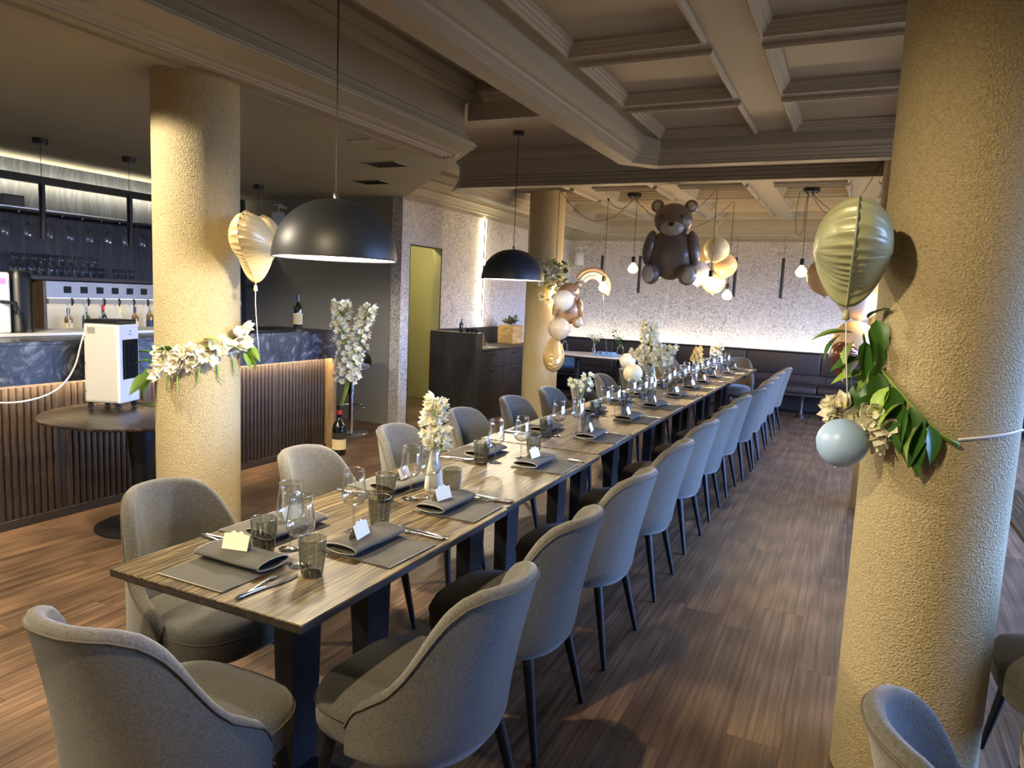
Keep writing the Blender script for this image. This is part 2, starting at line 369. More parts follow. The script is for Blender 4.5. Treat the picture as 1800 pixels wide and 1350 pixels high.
def dup(root, loc, rz, label, group=None):
    r = root.copy(); COL.objects.link(r); r.location = loc; r.rotation_euler = (0, 0, rz); r['label'] = label
    if group: r['group'] = group
    for ch in kids(root):
        c = ch.copy(); COL.objects.link(c); c.parent = r
        for g in kids(ch):
            d = g.copy(); COL.objects.link(d); d.parent = c
    return r
def smooth_interp(tab, x):
    for (a, va), (b, vb) in zip(tab, tab[1:]):
        if x <= b:
            t = max(0, (x-a)/(b-a)); t = t*t*(3-2*t); return va+(vb-va)*t
    return tab[-1][1]
def lin(tab, x):
    for (a, va), (b, vb) in zip(tab, tab[1:]):
        if x <= b: return va+(vb-va)*max(0, (x-a)/(b-a))
    return tab[-1][1]
def catenary(a, b, sag, n=14):
    a, b = Vector(a), Vector(b)
    return [a.lerp(b, t/n)+Vector((0, 0, -4*sag*(t/n)*(1-t/n))) for t in range(n+1)]
def round_path(pts, it=3):
    pts = [Vector(p) for p in pts]
    for _ in range(it):
        q = [pts[0]]
        for a, b in zip(pts, pts[1:]): q += [a.lerp(b, .25), a.lerp(b, .75)]
        pts = q+[pts[-1]]
    return pts
ORD = ['first','second','third','fourth','fifth','sixth','seventh','eighth','ninth','tenth','eleventh','twelfth','thirteenth']

# ================================================================== THE ROOM
XB, XW, XR = -7.3, -4.85, 4.0        # back-bar wall, wallpapered left wall, window wall
YF, YC, YB = -2.5, 7.12, 12.6        # wall behind the camera, bar end wall, back wall
ZA, ZC, ZT, ZU = 2.69, 2.89, 3.16, 3.06   # soffit, coffer ribs, trough ceiling, second recess ceiling

def floor():
    fl = MB().box(XB-.6, XR+.05, YF-.05, YB+.05, -.06, -.012).build('floor', 'joint'); struct(fl)
    W_, L_ = .19, 1.28
    boards = []; nx = int((XR-XB+.6)/W_)+1
    rr = random.Random(3)
    for i in range(nx):
        x = XB-.6+W_*(i+.5); off = rr.random()*L_
        y = YF-off
        while y < YB:
            boards.append((x, y+L_/2)); y += L_
    def size(b):
        x, y = b; d = math.hypot(x, y)
        f = (-math.sin(R(25.2))*x+math.cos(R(25.2))*y)
        r = (math.cos(R(25.2))*x+math.sin(R(25.2))*y)
        if f < .4 or abs(r)/f > .80 or x < -4.75: return 1e6+d
        if x < -4.4 and y > 8.4: return 1e4+d
        return f
    boards.sort(key=size)
    me = MB().box(-W_/2+.0005, W_/2-.0005, -L_/2+.0006, L_/2-.0006, -.012, 0).mesh('plank', 'plank_wood')
    for x, y in boards[:300]: put('plank', me, fl, (x, y, 0))
    mb = MB()
    for x, y in boards[300:]:
        mb.box(x-W_/2+.0011, x+W_/2-.0011, y-L_/2+.0012, min(y+L_/2-.0012, YB), -.012, 0)
    o = mb.build('plank_field', 'plank_wood_mass', fl); o['kind'] = 'stuff'
floor()

def walls():
    H = 3.3
    struct(MB().box(XW-.0, XR+.2, YB, YB+.15, 0, H).build('wall_back', 'wallpaper'))
    # left wall with a doorway (Y 7.30-8.02, 2.165 high)
    mb = MB(); x0, x1 = XW-.12, XW
    mb.box(x0, x1, YC, 7.30, 0, H).box(x0, x1, 8.02, YB+.15, 0, H).box(x0, x1, 7.30, 8.02, 2.165, H)
    wl = struct(mb.build('wall_left', 'wallpaper'))
    mb = MB().box(x0, x1-.008, 7.298, 7.304, 0, 2.165).box(x0, x1-.008, 8.016, 8.022, 0, 2.165).box(x0, x1-.008, 7.298, 8.022, 2.160, 2.166)
    mb.build('jamb_lining', 'olive_wall', wl)
    MB().box(x1-.008, x1+.003, 7.296, 7.304, 0, 2.165).box(x1-.008, x1+.003, 8.016, 8.024, 0, 2.165).box(x1-.008, x1+.003, 7.296, 8.024, 2.155, 2.167).build('door_frame', 'edge_wood', wl)
    struct(MB().box(XB, XW-.1201, YC, YC+.15, 0, H).build('wall_bar_end', 'grey_wall'))
    # corner bead in pale paper where the grey wall meets the papered wall
    struct(MB().box(XW-.14, XW+.004, YC-.006, YC-.0005, 0, 2.69).build('trim_1', 'wallpaper'))
    struct(MB().box(XB-.15, XB, YF, YC+.15, 0, H).build('wall_bar', 'back_panel'))
    # passage behind the doorway
    struct(MB().box(-6.3, -6.15, 7.28, 9.4, 0, 2.6).box(-6.15, XW-.125, 9.25, 9.4, 0, 2.6).build('wall_passage', 'olive_wall'))
    struct(MB().box(-6.3, XW-.125, 7.28, 9.4, 2.6, 2.66).build('ceiling_passage', 'paint'))
    # window wall on the right: three tall windows
    mb = MB(); wins = [(2.6, 7.0), (7.6, 11.2)]
    ys = [YF]+[y for p in wins for y in p]+[YB+.15]
    for a, b in zip(ys[0::2], ys[1::2]): mb.box(XR, XR+.2, a, b, 0, H)
    for a, b in wins: mb.box(XR, XR+.2, a, b, 0, .55).box(XR, XR+.2, a, b, 2.5, H)
    struct(mb.build('wall_right', 'plain_wall'))
    for i, (a, b) in enumerate(wins):
        wn = MB()
        for (p, q, r_, s_) in ((a, b, .55, .61), (a, b, 2.44, 2.5), (a, a+.06, .61, 2.44), (b-.06, b, .61, 2.44), ((a+b)/2-.03, (a+b)/2+.03, .61, 2.44)):
            wn.box(XR+.06, XR+.14, p, q, r_, s_)
        o = struct(wn.build('window_%d' % (i+1), 'black_metal'))
        for c0, c1 in ((a+.06, (a+b)/2-.03), ((a+b)/2+.03, b-.06)): MB().box(XR+.095, XR+.105, c0, c1, .61, 2.44).build('pane', 'pane_glass', o)
    struct(MB().box(XB-.15, XR+.2, YF-.15, YF, 0, H).build('wall_front', 'plain_wall'))
walls()

def ceiling():
    # profiles: (inward offset, z)
    FR = [(0, ZA), (.13, ZA)]
    COR = [(.13, ZA), (.13, ZA+.012), (.145, ZA+.022), (.145, ZA+.032), (.165, ZA+.045), (.172, ZA+.060), (.19, ZA+.066), (.19, ZA+.078), (.215, ZA+.098), (.225, ZA+.104), (.225, ZC)]
    # --- flat ceiling over the bar, with a diagonal end
    ce = MB().prism([(XB, YF), (-2.67, YF), (-2.67, 4.84), (-4.82, 7.12), (XB, 7.12)], ZA, ZA+.03).build('ceiling', 'paint_bar'); struct(ce)
    # applied trim lines on the bar ceiling
    for n_, (xa, xb, yb, h) in enumerate(((-3.245, -3.185, 5.0, .016), (-3.07, -2.88, 4.93, .03))):
        mb = MB()
        if n_ == 0: mb.sweep([(xa, YF), (xa, yb)], [(0, ZA), (0, ZA-h), (-(xb-xa), ZA-h), (-(xb-xa), ZA)])
        else: mb.sweep([(xa, YF), (xa, yb), (xa-.07, yb+.09)], [(0, ZA), (0, ZA-.022), (-.06, ZA-.034), (-.066, ZA-.022), (-.085, ZA-.036), (-.095, ZA-.022), (-.115, ZA-.028), (-.125, ZA-.016), (-.16, ZA-.018), (-.19, ZA-.006), (-.19, ZA)])
        mb.build('trim_moulding', 'paint', ce)
    # soffit side facing the trough: crown, frieze, top cornice (also along the diagonal)
    SP = [(0, ZA), (-.012, ZA), (-.016, ZA+.006), (-.012, ZA+.014), (.004, ZA+.016), (.018, ZA+.02), (.018, ZA+.034), (.034, ZA+.048), (.046, ZA+.074), (.05, ZA+.088), (.066, ZA+.094), (.066, ZA+.112), (.08, ZA+.125), (.08, ZA+.30),
          (.062, ZA+.306), (.062, ZA+.322), (.035, ZA+.345), (.03, ZA+.362), (.012, ZA+.368), (.012, ZA+.385), (-.01, ZT-.03), (-.01, ZT)]
    soff = MB().sweep([(-2.67, YF), (-2.67, 4.84), (-4.82, 7.12)], SP, side=1)
    o = struct(soff.build('trim_2', 'paint'))
    # trough ceiling, second recess ceiling, aisle recess along the left wall
    struct(MB().box(-2.75, -1.7, YF, 4.98, ZT, ZT+.04).build('ceiling_trough', 'paint'))
    struct(MB().box(-4.95, -1.55, 4.98, 6.80, ZU, ZU+.04).build('ceiling_recess', 'paint'))
    struct(MB().box(-1.62, XR+.1, 5.9, 6.80, ZU, ZU+.04).build('ceiling_gap', 'paint'))
    struct(MB().box(-4.95, -3.9, 6.8, YB+.1, ZU, ZU+.04).build('ceiling_aisle', 'paint'))
    struct(MB().box(-4.0, XR+.1, 11.3, YB+.1, ZU, ZU+.04).build('ceiling_back', 'paint'))
    # cross beam closing the trough
    cb = struct(MB().box(-2.74, -1.70, 4.84, 5.0, ZA+.19, ZT+.02).build('trim_3', 'paint'))
    MB().sweep([(-2.60, 4.84), (-1.83, 4.84)], [(0, ZA+.29), (.02, ZA+.295), (.02, ZA+.31), (.05, ZA+.335), (.055, ZA+.35), (.085, ZA+.36), (.085, ZA+.38)], side=-1).build('cornice', 'paint', cb)
    # --- near hung frame with coffers
    path = [(-1.83, YF), (-1.83, 5.72), (-1.60, 5.96), (XR, 5.96)]
    fr = MB().sweep(path, FR, side=-1).sweep(path, COR, side=-1).sweep(path, [(0, ZA), (0, ZT+.02)], side=-1)
    fo = struct(fr.build('trim_4', 'paint'))
    rib_field('ceiling_coffers_near', -1.606, XR, YF, 5.736, [-1.52, -.54, .44], [5.72-1.0*k-.86 for k in range(6)], .74, .86)
    # --- far hung frame
    path = [(XR, 6.63), (-3.84, 6.63), (-4.06, 6.87), (-4.06, 11.45), (-3.84, 11.68), (XR, 11.68)]
    OUT2 = [(0, ZA), (0, ZA+.012), (.018, ZA+.02), (.018, ZA+.034), (.034, ZA+.05), (.044, ZA+.08), (.05, ZA+.09), (.06, ZA+.095), (.06, ZA+.115), (.075, ZA+.125), (.075, ZA+.265), (.06, ZA+.27), (.06, ZA+.285), (.035, ZA+.31), (.03, ZA+.325), (.005, ZA+.335), (.005, ZU+.02)]
    f2 = MB().sweep(path, FR, side=-1).sweep(path, COR, side=-1).sweep(path, OUT2, side=-1)
    struct(f2.build('trim_5', 'paint'))
    rib_field('ceiling_coffers_far', -3.845, XR, 6.845, 11.465, [-3.84+.98*k for k in range(6)], [7.07+1.0*k for k in range(4)], .73, .86, 1.7)
    # crown along the papered walls
    CR = [(0, ZA-.02), (.012, ZA-.02), (.012, ZA+.03), (.03, ZA+.04), (.03, ZA+.055), (.06, ZA+.10), (.075, ZA+.12), (.095, ZA+.13), (.095, ZA+.15), (.13, ZA+.20), (.145, ZA+.22), (.17, ZA+.23), (.17, ZA+.25), (.22, ZA+.32), (.23, ZU)]
    struct(MB().sweep([(XR, YB), (XW, YB), (XW, 7.16)], CR, side=1).build('trim_6', 'paint'))
def rib_field(name, x0, x1, y0, y1, xs, ys, w, d, dk=1.0):
    """flat ribs between sunken panels; each coffer has a moulding and a panel"""
    xs = [x for x in xs if x+w < x1]; ys = sorted(y for y in ys if y > y0)
    mb = MB(); yy = y0
    for y in ys: mb.box(x0, x1, yy, y, ZC, ZC+.02); yy = y+d
    mb.box(x0, x1, yy, y1, ZC, ZC+.02)
    for y in ys:
        xx = x0
        for x in xs: mb.box(xx, x, y, y+d, ZC, ZC+.02); xx = x+w
        mb.box(xx, x1, y, y+d, ZC, ZC+.02)
    root = struct(mb.build(name, 'paint'))
    P = [(0, ZC), (0, ZC-.014), (.010, ZC-.026), (.022, ZC-.026), (.027, ZC-.008), (.037, ZC-.004), (.041, ZC+.010), (.050, ZC+.012), (.056, ZC+.026), (.066, ZC+.030), (.066, ZC+.055)]
    P = [(o, ZC+(z-ZC)*dk) for o, z in P]
    ring = MB().sweep([(0, 0), (w, 0), (w, d), (0, d)], P, closed=True).mesh('coffer_moulding', 'paint')
    pan = MB().box(.06, w-.06, .06, d-.06, ZC+.045*dk, ZC+.045*dk+.02).mesh('coffer_panel', 'paint')
    for y in ys:
        for x in xs:
            put('coffer_moulding', ring, root, (x, y, 0)); put('coffer_panel', pan, root, (x, y, 0))
ceiling()

def columns():
    for (x, y, r, zt, lab) in ((-3.32, 2.89, .2225, ZA, 'beige stucco column beside the round bar table, wearing a white flower garland'),
                               (.28, 2.73, .2225, ZC+.06, 'large beige stucco column nearest the camera, tied with a leafy garland'),
                               (-3.47, 8.15, .215, ZC+.08, 'beige stucco column between the dark sideboard and the far banquette'),
                               (.29, 6.5, .20, ZU, 'beige stucco column mostly hidden behind the nearest column')):
        n = 64 if y < 4 else 40
        mb = MB().lathe([(r, 0), (r, zt)], n)
        o = mb.build('column', 'stucco', None, 60, (x, y, 0)); tag(o, lab, 'column', 'round stucco columns'); o['kind'] = 'structure'
columns()

# ================================================================== TABLES AND CHAIRS
def make_table(wd, ln, front_wide=False):
    """top along local Y, origin on the floor under the centre"""
    t = thing('dining_table', '', 'table')
    MB().rbox(-wd/2, wd/2, -ln/2+.001, ln/2-.001, .743, .75, .002, 1).build('tabletop', 'table_wood', t)
    MB().box(-wd/2+.002, wd/2-.002, -ln/2+.003, ln/2-.003, .725, .743).build('edge_band', 'edge_wood', t)
    MB().box(-wd/2+.03, wd/2-.03, -ln/2+.03, ln/2-.03, .705, .725).build('underside', 'edge_wood', t)
    x0, y0, x1, y1 = .033, .058, .040, .075
    me = MB().add([(-x0,-y0,.02),(x0,-y0,.02),(x0,y0,.02),(-x0,y0,.02),(-x1,-y1,.705),(x1,-y1,.705),(x1,y1,.705),(-x1,y1,.705)],
                [(0,3,2,1),(4,5,6,7),(0,1,5,4),(1,2,6,5),(2,3,7,6),(3,0,4,7)]).mesh('leg', 'black_leg')
    fm = MB().rbox(-.16, .16, -.05, .05, 0, .02, .004, 1).mesh('foot', 'black_leg')
    for sy in (-1, 1): put('leg', me, t, (0, sy*.20, 0)); put('foot', fm, t, (0, sy*.20, 0))
    return t
ys = [1.35, 2.55, 3.75] + [3.75+1.108*k for k in range(1, 7)]
xs_c = [-1.563, -1.575, -1.592, -1.592, -1.59, -1.585, -1.56, -1.535]
tw = make_table(.735, 1.2, True); ta = make_table(.735, 1.2); tb = make_table(.735, 1.108)
used = set()
for i, (a, b) in enumerate(zip(ys, ys[1:])):
    lab = ['front table of the long row, with the free end towards the camera', 'second wood-topped table of the long row from the camera',
           'third wood-topped table of the long row, raised edge at the visible joint', 'fourth wood-topped table of the long row from the camera', 'fifth wood-topped table of the long row from the camera',
           'sixth wood-topped table of the long row from the camera', 'seventh wood-topped table of the long row, next to last', 'last wood-topped table of the long row, by the banquette'][i]
    src = tw if i == 0 else ta if i == 1 else tb
    loc = (xs_c[i], (a+b)/2, 0 if i < 2 else .004)
    if src.name not in used:
        used.add(src.name); src.location = loc; src['label'] = lab; src['group'] = 'tables pushed together in a long row'
    else: dup(src, loc, 0, lab, 'tables pushed together in a long row')

def make_chair(mat='fabric'):
    """faces +Y, origin on the floor under the seat"""
    c = thing('dining_chair', '', 'chair')
    # seat cushion: superellipse in plan, domed
    sx, sy, cy = .246, .235, .03
    def plan(a, k=1.0, e=.62):
        ca, sa = math.cos(a), math.sin(a)
        return (sx*k*math.copysign(abs(ca)**e, ca), cy+sy*k*math.copysign(abs(sa)**e, sa))
    mb = MB(); rings = [(.86, .352), (.95, .356), (.99, .372), (1.0, .40), (1.0, .43), (.985, .452), (.95, .468), (.86, .478), (.6, .486), (.3, .489)]
    n = 36; vs = []
    for k, z in rings:
        for j in range(n):
            x, y = plan(2*PI*j/n, k); vs.append((x, y, z))
    vs.append((0, cy, .49))
    fs = [(i*n+j, i*n+(j+1)%n, (i+1)*n+(j+1)%n, (i+1)*n+j) for i in range(len(rings)-1) for j in range(n)]
    fs += [((len(rings)-1)*n+j, (len(rings)-1)*n+(j+1)%n, len(vs)-1) for j in range(n)]; fs.append(tuple(range(n))[::-1])
    seat = mb.add(vs, fs).build('seat', mat, c, 180)
    MB().tube([plan(2*PI*j/40, 1.003)+(.437,) for j in range(41)], .0032, 5, False).build('piping', 'piping', seat, 180)
    # wrap-around back shell
    H = [(0, .842), (14, .840), (27, .832), (37, .810), (45, .772), (52, .720), (59, .664), (67, .608), (76, .562), (86, .528), (94, .490), (99, .44)]
    phm = 99
    def shell(ph, t, off):
        """ph degrees from the back centre, t 0..1 from bottom to rim, off outward"""
        a = R(ph); zt = lin(H, abs(ph)); zb = .352
        z = zb+(zt-zb)*t
        u = max(0, (z-.40)/.44)
        rx, ry = .272+off-.006*u, .252+off+.098*u**1.25*math.cos(a)**2
        if t < .12: kq = 1-.5*(1-t/.12)**2*.12; rx *= kq; ry *= kq
        e = .84
        ca, sa = math.cos(a), math.sin(a)
        x = rx*math.copysign(abs(sa)**e, sa); y = -ry*math.copysign(abs(ca)**e, ca)+.0
        return (x, y, z)
    nu, nv = 61, 15; mb = MB()
    def ring_pt(i, j):
        ph = -phm+2*phm*i/(nu-1)
        # j runs up the outside, over the rim and down the inside
        half = nv
        if j < half: return shell(ph, (j/(half-1)), 0)
        if j < half+3:
            q = (j-half+1)/4*PI; p0 = Vector(shell(ph, 1, 0)); p1 = Vector(shell(ph, 1, -.042))
            m = (p0+p1)/2; rad = (p1-p0)/2; return tuple(m-rad*math.cos(q)+Vector((0, 0, .017*math.sin(q))))
        return shell(ph, 1-(j-half-3)/(half-1), -.042)
    J = nv*2+3
    vs = [ring_pt(i, j) for i in range(nu) for j in range(J)]
    fs = [(i*J+j, (i+1)*J+j, (i+1)*J+j+1, i*J+j+1) for i in range(nu-1) for j in range(J-1)]
    fs += [tuple(range(J)), tuple(range((nu-1)*J, nu*J))[::-1]]
    fs += [(i*J, i*J+J-1, (i+1)*J+J-1, (i+1)*J) for i in range(nu-1)]
    back = mb.add(vs, fs).build('backrest', mat, c, 70)
    MB().tube([shell(-phm+2*phm*i/60, .995, .002) for i in range(61)], .003, 5, False).build('piping', 'piping', back, 180)
    leg = None
    for (x0, y0, x1, y1) in ((.175, .17, .22, .225), (-.175, .17, -.22, .225), (.165, -.165, .225, -.24), (-.165, -.165, -.225, -.24)):
        MB().tube([(x0, y0, .365), (x1, y1, 0)], [.021, .0105], 10).build('leg', 'black_leg', c, 50)
    MB().rbox(-.175, .175, -.17, .20, .335, .356, .008, 1).build('seat_frame', 'black_leg', c)
    return c
chair0 = make_chair(); CH = [0]
def chair(x, y, face, label, group, z=0):
    """face: heading in degrees of the sitter's view, 0 = +Y, 90 = -X"""
    rz = R(face)
    if CH[0] == 0:
        chair0.location = (x, y, z); chair0.rotation_euler = (0, 0, rz); chair0['label'] = label; chair0['group'] = group; o = chair0
    else: o = dup(chair0, (x, y, z), rz, label, group)
    CH[0] += 1; return o
RY = [1.715, 2.37, 3.11, 3.93, 4.77, 5.55, 6.33, 7.04, 7.64, 8.27, 9.03, 9.78]
RX = [-1.07, -1.095, -1.085, -1.085, -1.09, -1.085, -1.08, -1.04, -1.03, -1.04, -1.04, -1.02]
for i, (x, y) in enumerate(zip(RX, RY)):
    w_ = 'last' if i == len(RY)-1 else ORD[i]
    chair(x, y, 90+random.uniform(-2.5, 2.5) if i else 88, 'grey upholstered chair, %s from the camera along the aisle side of the long table' % w_, 'chairs on the aisle side of the long table')
LY = [1.80, 2.57, 3.32, 4.07, 4.83, 5.56, 6.30, 6.98, 7.85, 8.60, 9.30, 9.98]
for i, y in enumerate(LY):
    w_ = 'last' if i == len(LY)-1 else ORD[i]
    chair(-2.0-.001*i, y, -90+random.uniform(-3, 3), 'grey upholstered chair, %s from the camera along the bar side of the long table' % w_, 'chairs on the bar side of the long table')
chair(-1.52, 1.25, 2, 'grey upholstered chair at the near end of the long table, back to the camera', 'grey dining chairs')
chair(-1.50, 10.66, 180, 'grey upholstered chair at the far head of the long table', 'grey dining chairs')
chair(.43, 1.50, -84, 'blue-lit grey chair in front of the nearest column at the lower edge', 'grey dining chairs')
chair(.80, 2.84, 92, 'dark grey chair showing behind the nearest column, beside the small window table', 'grey dining chairs')
chair(.78, 2.22, 88, 'dark brown-grey chair at the lower end of the edge beside the nearest column', 'grey dining chairs')
dup(tb, (1.04, 3.72, 0), 0, 'small wood-topped table showing just beside the nearest column', 'tables by the windows')

# round table by the bar
t = thing('round_table', 'dark brown round pedestal table by the bar, behind the garlanded column', 'table', (-4.115, 3.13, 0))
MB().lathe([(0, .752), (.56, .752), (.577, .748), (.577, .738), (.52, .722), (0, .722)], 64).build('tabletop', 'round_top', t, 40)
MB().lathe([(.09, .722), (.085, .60), (.06, .35), (.05, .03)], 20).build('pedestal', 'black_leg', t, 60)
MB().lathe([(0, .022), (.27, .018), (.285, .010), (.285, 0), (0, 0)], 40).build('base', 'black_metal', t, 40)

# ================================================================== TABLEWARE
def lathe_mesh(name, prof, mat, n=24, smooth=60, **kw): return MB().lathe(prof, n, **kw).mesh(name, mat, smooth)
def make_wine_glass():
    t = thing('wine_glass', '', 'wine glass')
    MB().lathe([(.002, .088), (.020, .092), (.036, .104), (.043, .120), (.0445, .132), (.042, .155), (.038, .185), (.0345, .222), (.0335, .222), (.037, .185), (.041, .155), (.0432, .132), (.0417, .121), (.035, .1055), (.019, .0945), (.001, .091)], 24).build('bowl', 'clear_glass', t, 180)
    MB().lathe([(.0038, .004), (.0034, .05), (.0042, .088)], 8).build('stem', 'edge_glass', t, 180)
    MB().tube([(.034*math.cos(2*PI*k/28), .034*math.sin(2*PI*k/28), .2222) for k in range(29)], .0009, 5, False).build('rim', 'edge_glass', t, 180)
    MB().lathe([(0, 0), (.036, 0), (.0365, .0015), (.015, .004), (.0038, .009), (0, .009)], 24).build('foot', 'edge_glass', t, 180)
    return t
def make_tumbler():
    t = thing('tumbler', '', 'tumbler')
    n = 32
    MB().lathe([(.0005, .0), (.029, 0), (.0315, .006), (.035, .03), (.0395, .07), (.0415, .115)], n, ribs=1, rib=-.11).build('body', 'smoke_glass', t)
    MB().lathe([(0, .013), (.024, .012), (.025, .003), (0, .002)], 24).build('thick_base', 'smoke_glass', t, 40)
    MB().tube([(.0405*math.cos(2*PI*k/32), .0405*math.sin(2*PI*k/32), .1155) for k in range(33)], .0013, 5, False).build('rim', 'edge_glass', t, 180)
    return t
def make_napkin():
    """sitter looks along +Y from -Y: flat flap towards the sitter, rolled fold beyond"""
    t = thing('napkin', '', 'napkin')
    w_ = .13
    flap = MB().grid(lambda u, v: ((u-.5)*2*w_, -.145+v*.27, .0035+.0015*math.sin(9*u+3*v)+.002*math.sin(14*v)*(1-v)), 12, 16)
    n0 = len(flap.v); flap.v += [(x, y, 0.0005) for x, y, z in flap.v]
    nf = len(flap.f); flap.f += [tuple(i+n0 for i in f) for f in flap.f]; flap.mi += [0]*nf
    nu, nv = 12, 16
    edge = [i*nv for i in range(nu)]+[(nu-1)*nv+j for j in range(1, nv)]+[i*nv+nv-1 for i in range(nu-2, -1, -1)]+[j for j in range(nv-2, 0, -1)]
    for a, b in zip(edge, edge[1:]+edge[:1]): flap.f.append((a, b, b+n0, a+n0)); flap.mi.append(0)
    fl = flap.build('flap', 'linen', t, 60)
    # roll: flattened spiral section carried across
    sec = []
    for k in range(31):
        a = 2*PI*k/30*1.15-PI*.5; rr = 1-.10*(k/30)
        sec.append((.045+ .068*rr*math.cos(a), .0195+.0160*rr*math.sin(a)))
    sec2 = [(y*.90+.0045, .0195+(z-.0195)*.66) for y, z in sec][::-1]
    cl = sec+sec2
    m = len(cl); vs = [((u-.5)*2*w_*1.0, y, z+.006+.0012*math.sin(7*u)) for u in (0, .25, .5, .75, 1) for y, z in cl]
    fs = [(i*m+j, (i+1)*m+j, (i+1)*m+(j+1)%m, i*m+(j+1)%m) for i in range(4) for j in range(m)]
    h = len(sec)
    for base in (0, 4*m):
        fs += [(base+j, base+j+1, base+m-2-j, base+m-1-j) for j in range(h-1)]
    roll = MB().add(vs, fs).build('roll', 'linen', t, 50)
    for sx in (-1, 1):
        MB().tube([(sx*w_*1.004, y, z+.006) for y, z in sec[::2]], .0011, 4, False).build('hem', 'linen_hem', roll, 180)
    MB().tube([(-w_, -.1455, .004), (w_, -.1455, .004)], .0011, 4).build('hem', 'linen_hem', fl, 180)
    return t
def make_card():
    t = thing('place_card', '', 'card')
    hh, ww = .044, .044
    for s in (-1, 1):
        # a leaning leaf of the tent; the front one carries a little cut-out crown
        o = MB()
        pts = [(-ww, 0), (ww, 0), (ww, hh)]
        if s < 0:
            for k in range(9, -1, -1):
                x = ww*.55*(k/9*2-1); pts.append((x, hh+.008*abs(math.sin(k/9*PI*2))+.002))
        pts.append((-ww, hh))
        n = len(pts)
        f3 = lambda x, h, d: (x, s*(.016*(1-h/hh)+d), h)
        vs = [f3(x, h, 0) for x, h in pts]+[f3(x, h, .0006) for x, h in pts]
        fs = [tuple(range(n)), tuple(range(n, 2*n))[::-1]]+[(i, (i+1)%n, n+(i+1)%n, n+i) for i in range(n)]
        leaf = o.add(vs, fs).build('leaf', 'card', t)
        if s < 0:
            pts2 = [f3(-.016+.0027*k, .017+.0035*math.sin(k*2.1)+.002*math.sin(k*5.3), -.0004) for k in range(13)]
            pts2 = [(x, y-.0004, z) for x, y, z in pts2]
            MB().tube(pts2, .00045, 4).build('writing', 'ink', leaf)
    return t
def make_fork():
    t = thing('fork', '', 'fork'); m = []
    MB().tube([(0, -.10, .003), (0, -.05, .004), (0, .0, .006), (0, .03, .005)], [.0055, .0045, .003, .003], 8).build('handle', 'steel', t, 60)
    hd = MB(); hd.add([(-.003, .03, .004), (.003, .03, .004), (.011, .048, .003), (.011, .058, .003), (-.011, .058, .003), (-.011, .048, .003),
                       (-.003, .03, .006), (.003, .03, .006), (.011, .048, .005), (.011, .058, .005), (-.011, .058, .005), (-.011, .048, .005)],
                      [(0,1,2,3,4,5), (11,10,9,8,7,6)]+[(i,(i+1)%6,6+(i+1)%6,6+i) for i in range(6)]).build('head', 'steel', t)
    for k in range(4): MB().tube([(-.0095+k*.0063, .056, .004), (-.0095+k*.0063, .075, .003), (-.0092+k*.0061, .10, .007)], [.0016, .0014, .0008], 5).build('tine', 'steel', t, 60)
    return t
def make_knife():
    t = thing('knife', '', 'knife')
    MB().tube([(0, -.11, .004), (0, -.10, .0055), (0, -.05, .005), (0, -.012, .0045)], [.003, .006, .0055, .0045], 8).build('handle', 'steel', t, 60)
    MB().prism([(-.004, -.012), (.004, -.012), (.010, .02), (.010, .07), (.004, .098), (-.003, .112), (-.004, .06)], .003, .0045).build('blade', 'steel', t)
    return t
PROTO = {}
def inst(kind, maker, x, y, z, rz, label, group):
    if kind not in PROTO:
        o = maker(); PROTO[kind] = o; o.location = (x, y, z); o.rotation_euler = (0, 0, rz); o['label'] = label; o['group'] = group; return o
    return dup(PROTO[kind], (x, y, z), rz, label, group)
TZ = .7505
rj = random.Random(11)
def setting(x, y, face, where, nap_off=.0, glass_off=(0, 0), skip=()):
    """x, y: centre of the napkin; face 0: sitter looks to +Y"""
    a = R(face); tz = TZ if y < 3.75 else TZ+.004
    def P(u, v): return (x+u*math.cos(a)-v*math.sin(a), y+u*math.sin(a)+v*math.cos(a))
    j = lambda s: rj.uniform(-s, s)
    p = P(0, 0); inst('napkin', make_napkin, p[0], p[1], tz, a+R(j(5)), 'grey linen napkin with a rolled fold at %s' % where, 'folded grey napkins')
    p = P(-.02+j(.02), .048); inst('card', make_card, p[0], p[1], tz+.0425, a+R(j(14)), 'white tent place card on the napkin at %s' % where, 'tent place cards')
    if 'tumbler' not in skip:
        p = P(.165+(.04 if face < 0 else 0)+j(.012)+glass_off[0], .125+j(.01)+glass_off[1]); inst('tumbler', make_tumbler, p[0], p[1], tz, j(1), 'ribbed smoke-grey water tumbler at %s' % where, 'smoke-grey tumblers')
    if 'glass' not in skip:
        p = P(.085+(.04 if face < 0 else 0)+j(.012)+glass_off[0], .172+j(.008)+glass_off[1]); inst('wine_glass', make_wine_glass, p[0], p[1], tz, j(1), 'clear stemmed wine glass at %s' % where, 'clear wine glasses')
    p = P(.178, -.045); inst('fork', make_fork, p[0], p[1], tz, a+R(j(8)+6), 'steel fork beside the napkin at %s' % where, 'steel forks')
    p = P(.205, -.05); inst('knife', make_knife, p[0], p[1], tz, a+R(j(6)-2), 'steel knife beside the napkin at %s' % where, 'steel knives')
setting(-1.64, 1.535, 0, 'the near end of the long table', glass_off=(.085, -.045))
RS = [1.91, 2.44, 3.33, 4.20, 5.03, 5.80, 6.60, 7.30, 7.95, 8.60, 9.25, 9.85]
for i, y in enumerate(RS): setting(-1.368-.002*i+(.05 if i > 9 else 0), y, 90, 'the %s aisle-side place from the camera' % ORD[i])
LS = [1.88, 2.58, 3.38, 4.22, 5.15, 5.85, 6.40, 7.25, 7.95, 8.65, 9.3, 9.9]
for i, y in enumerate(LS): setting(-1.775+(.03 if i > 9 else 0), y, -90, 'the %s bar-side place from the camera' % ORD[i])

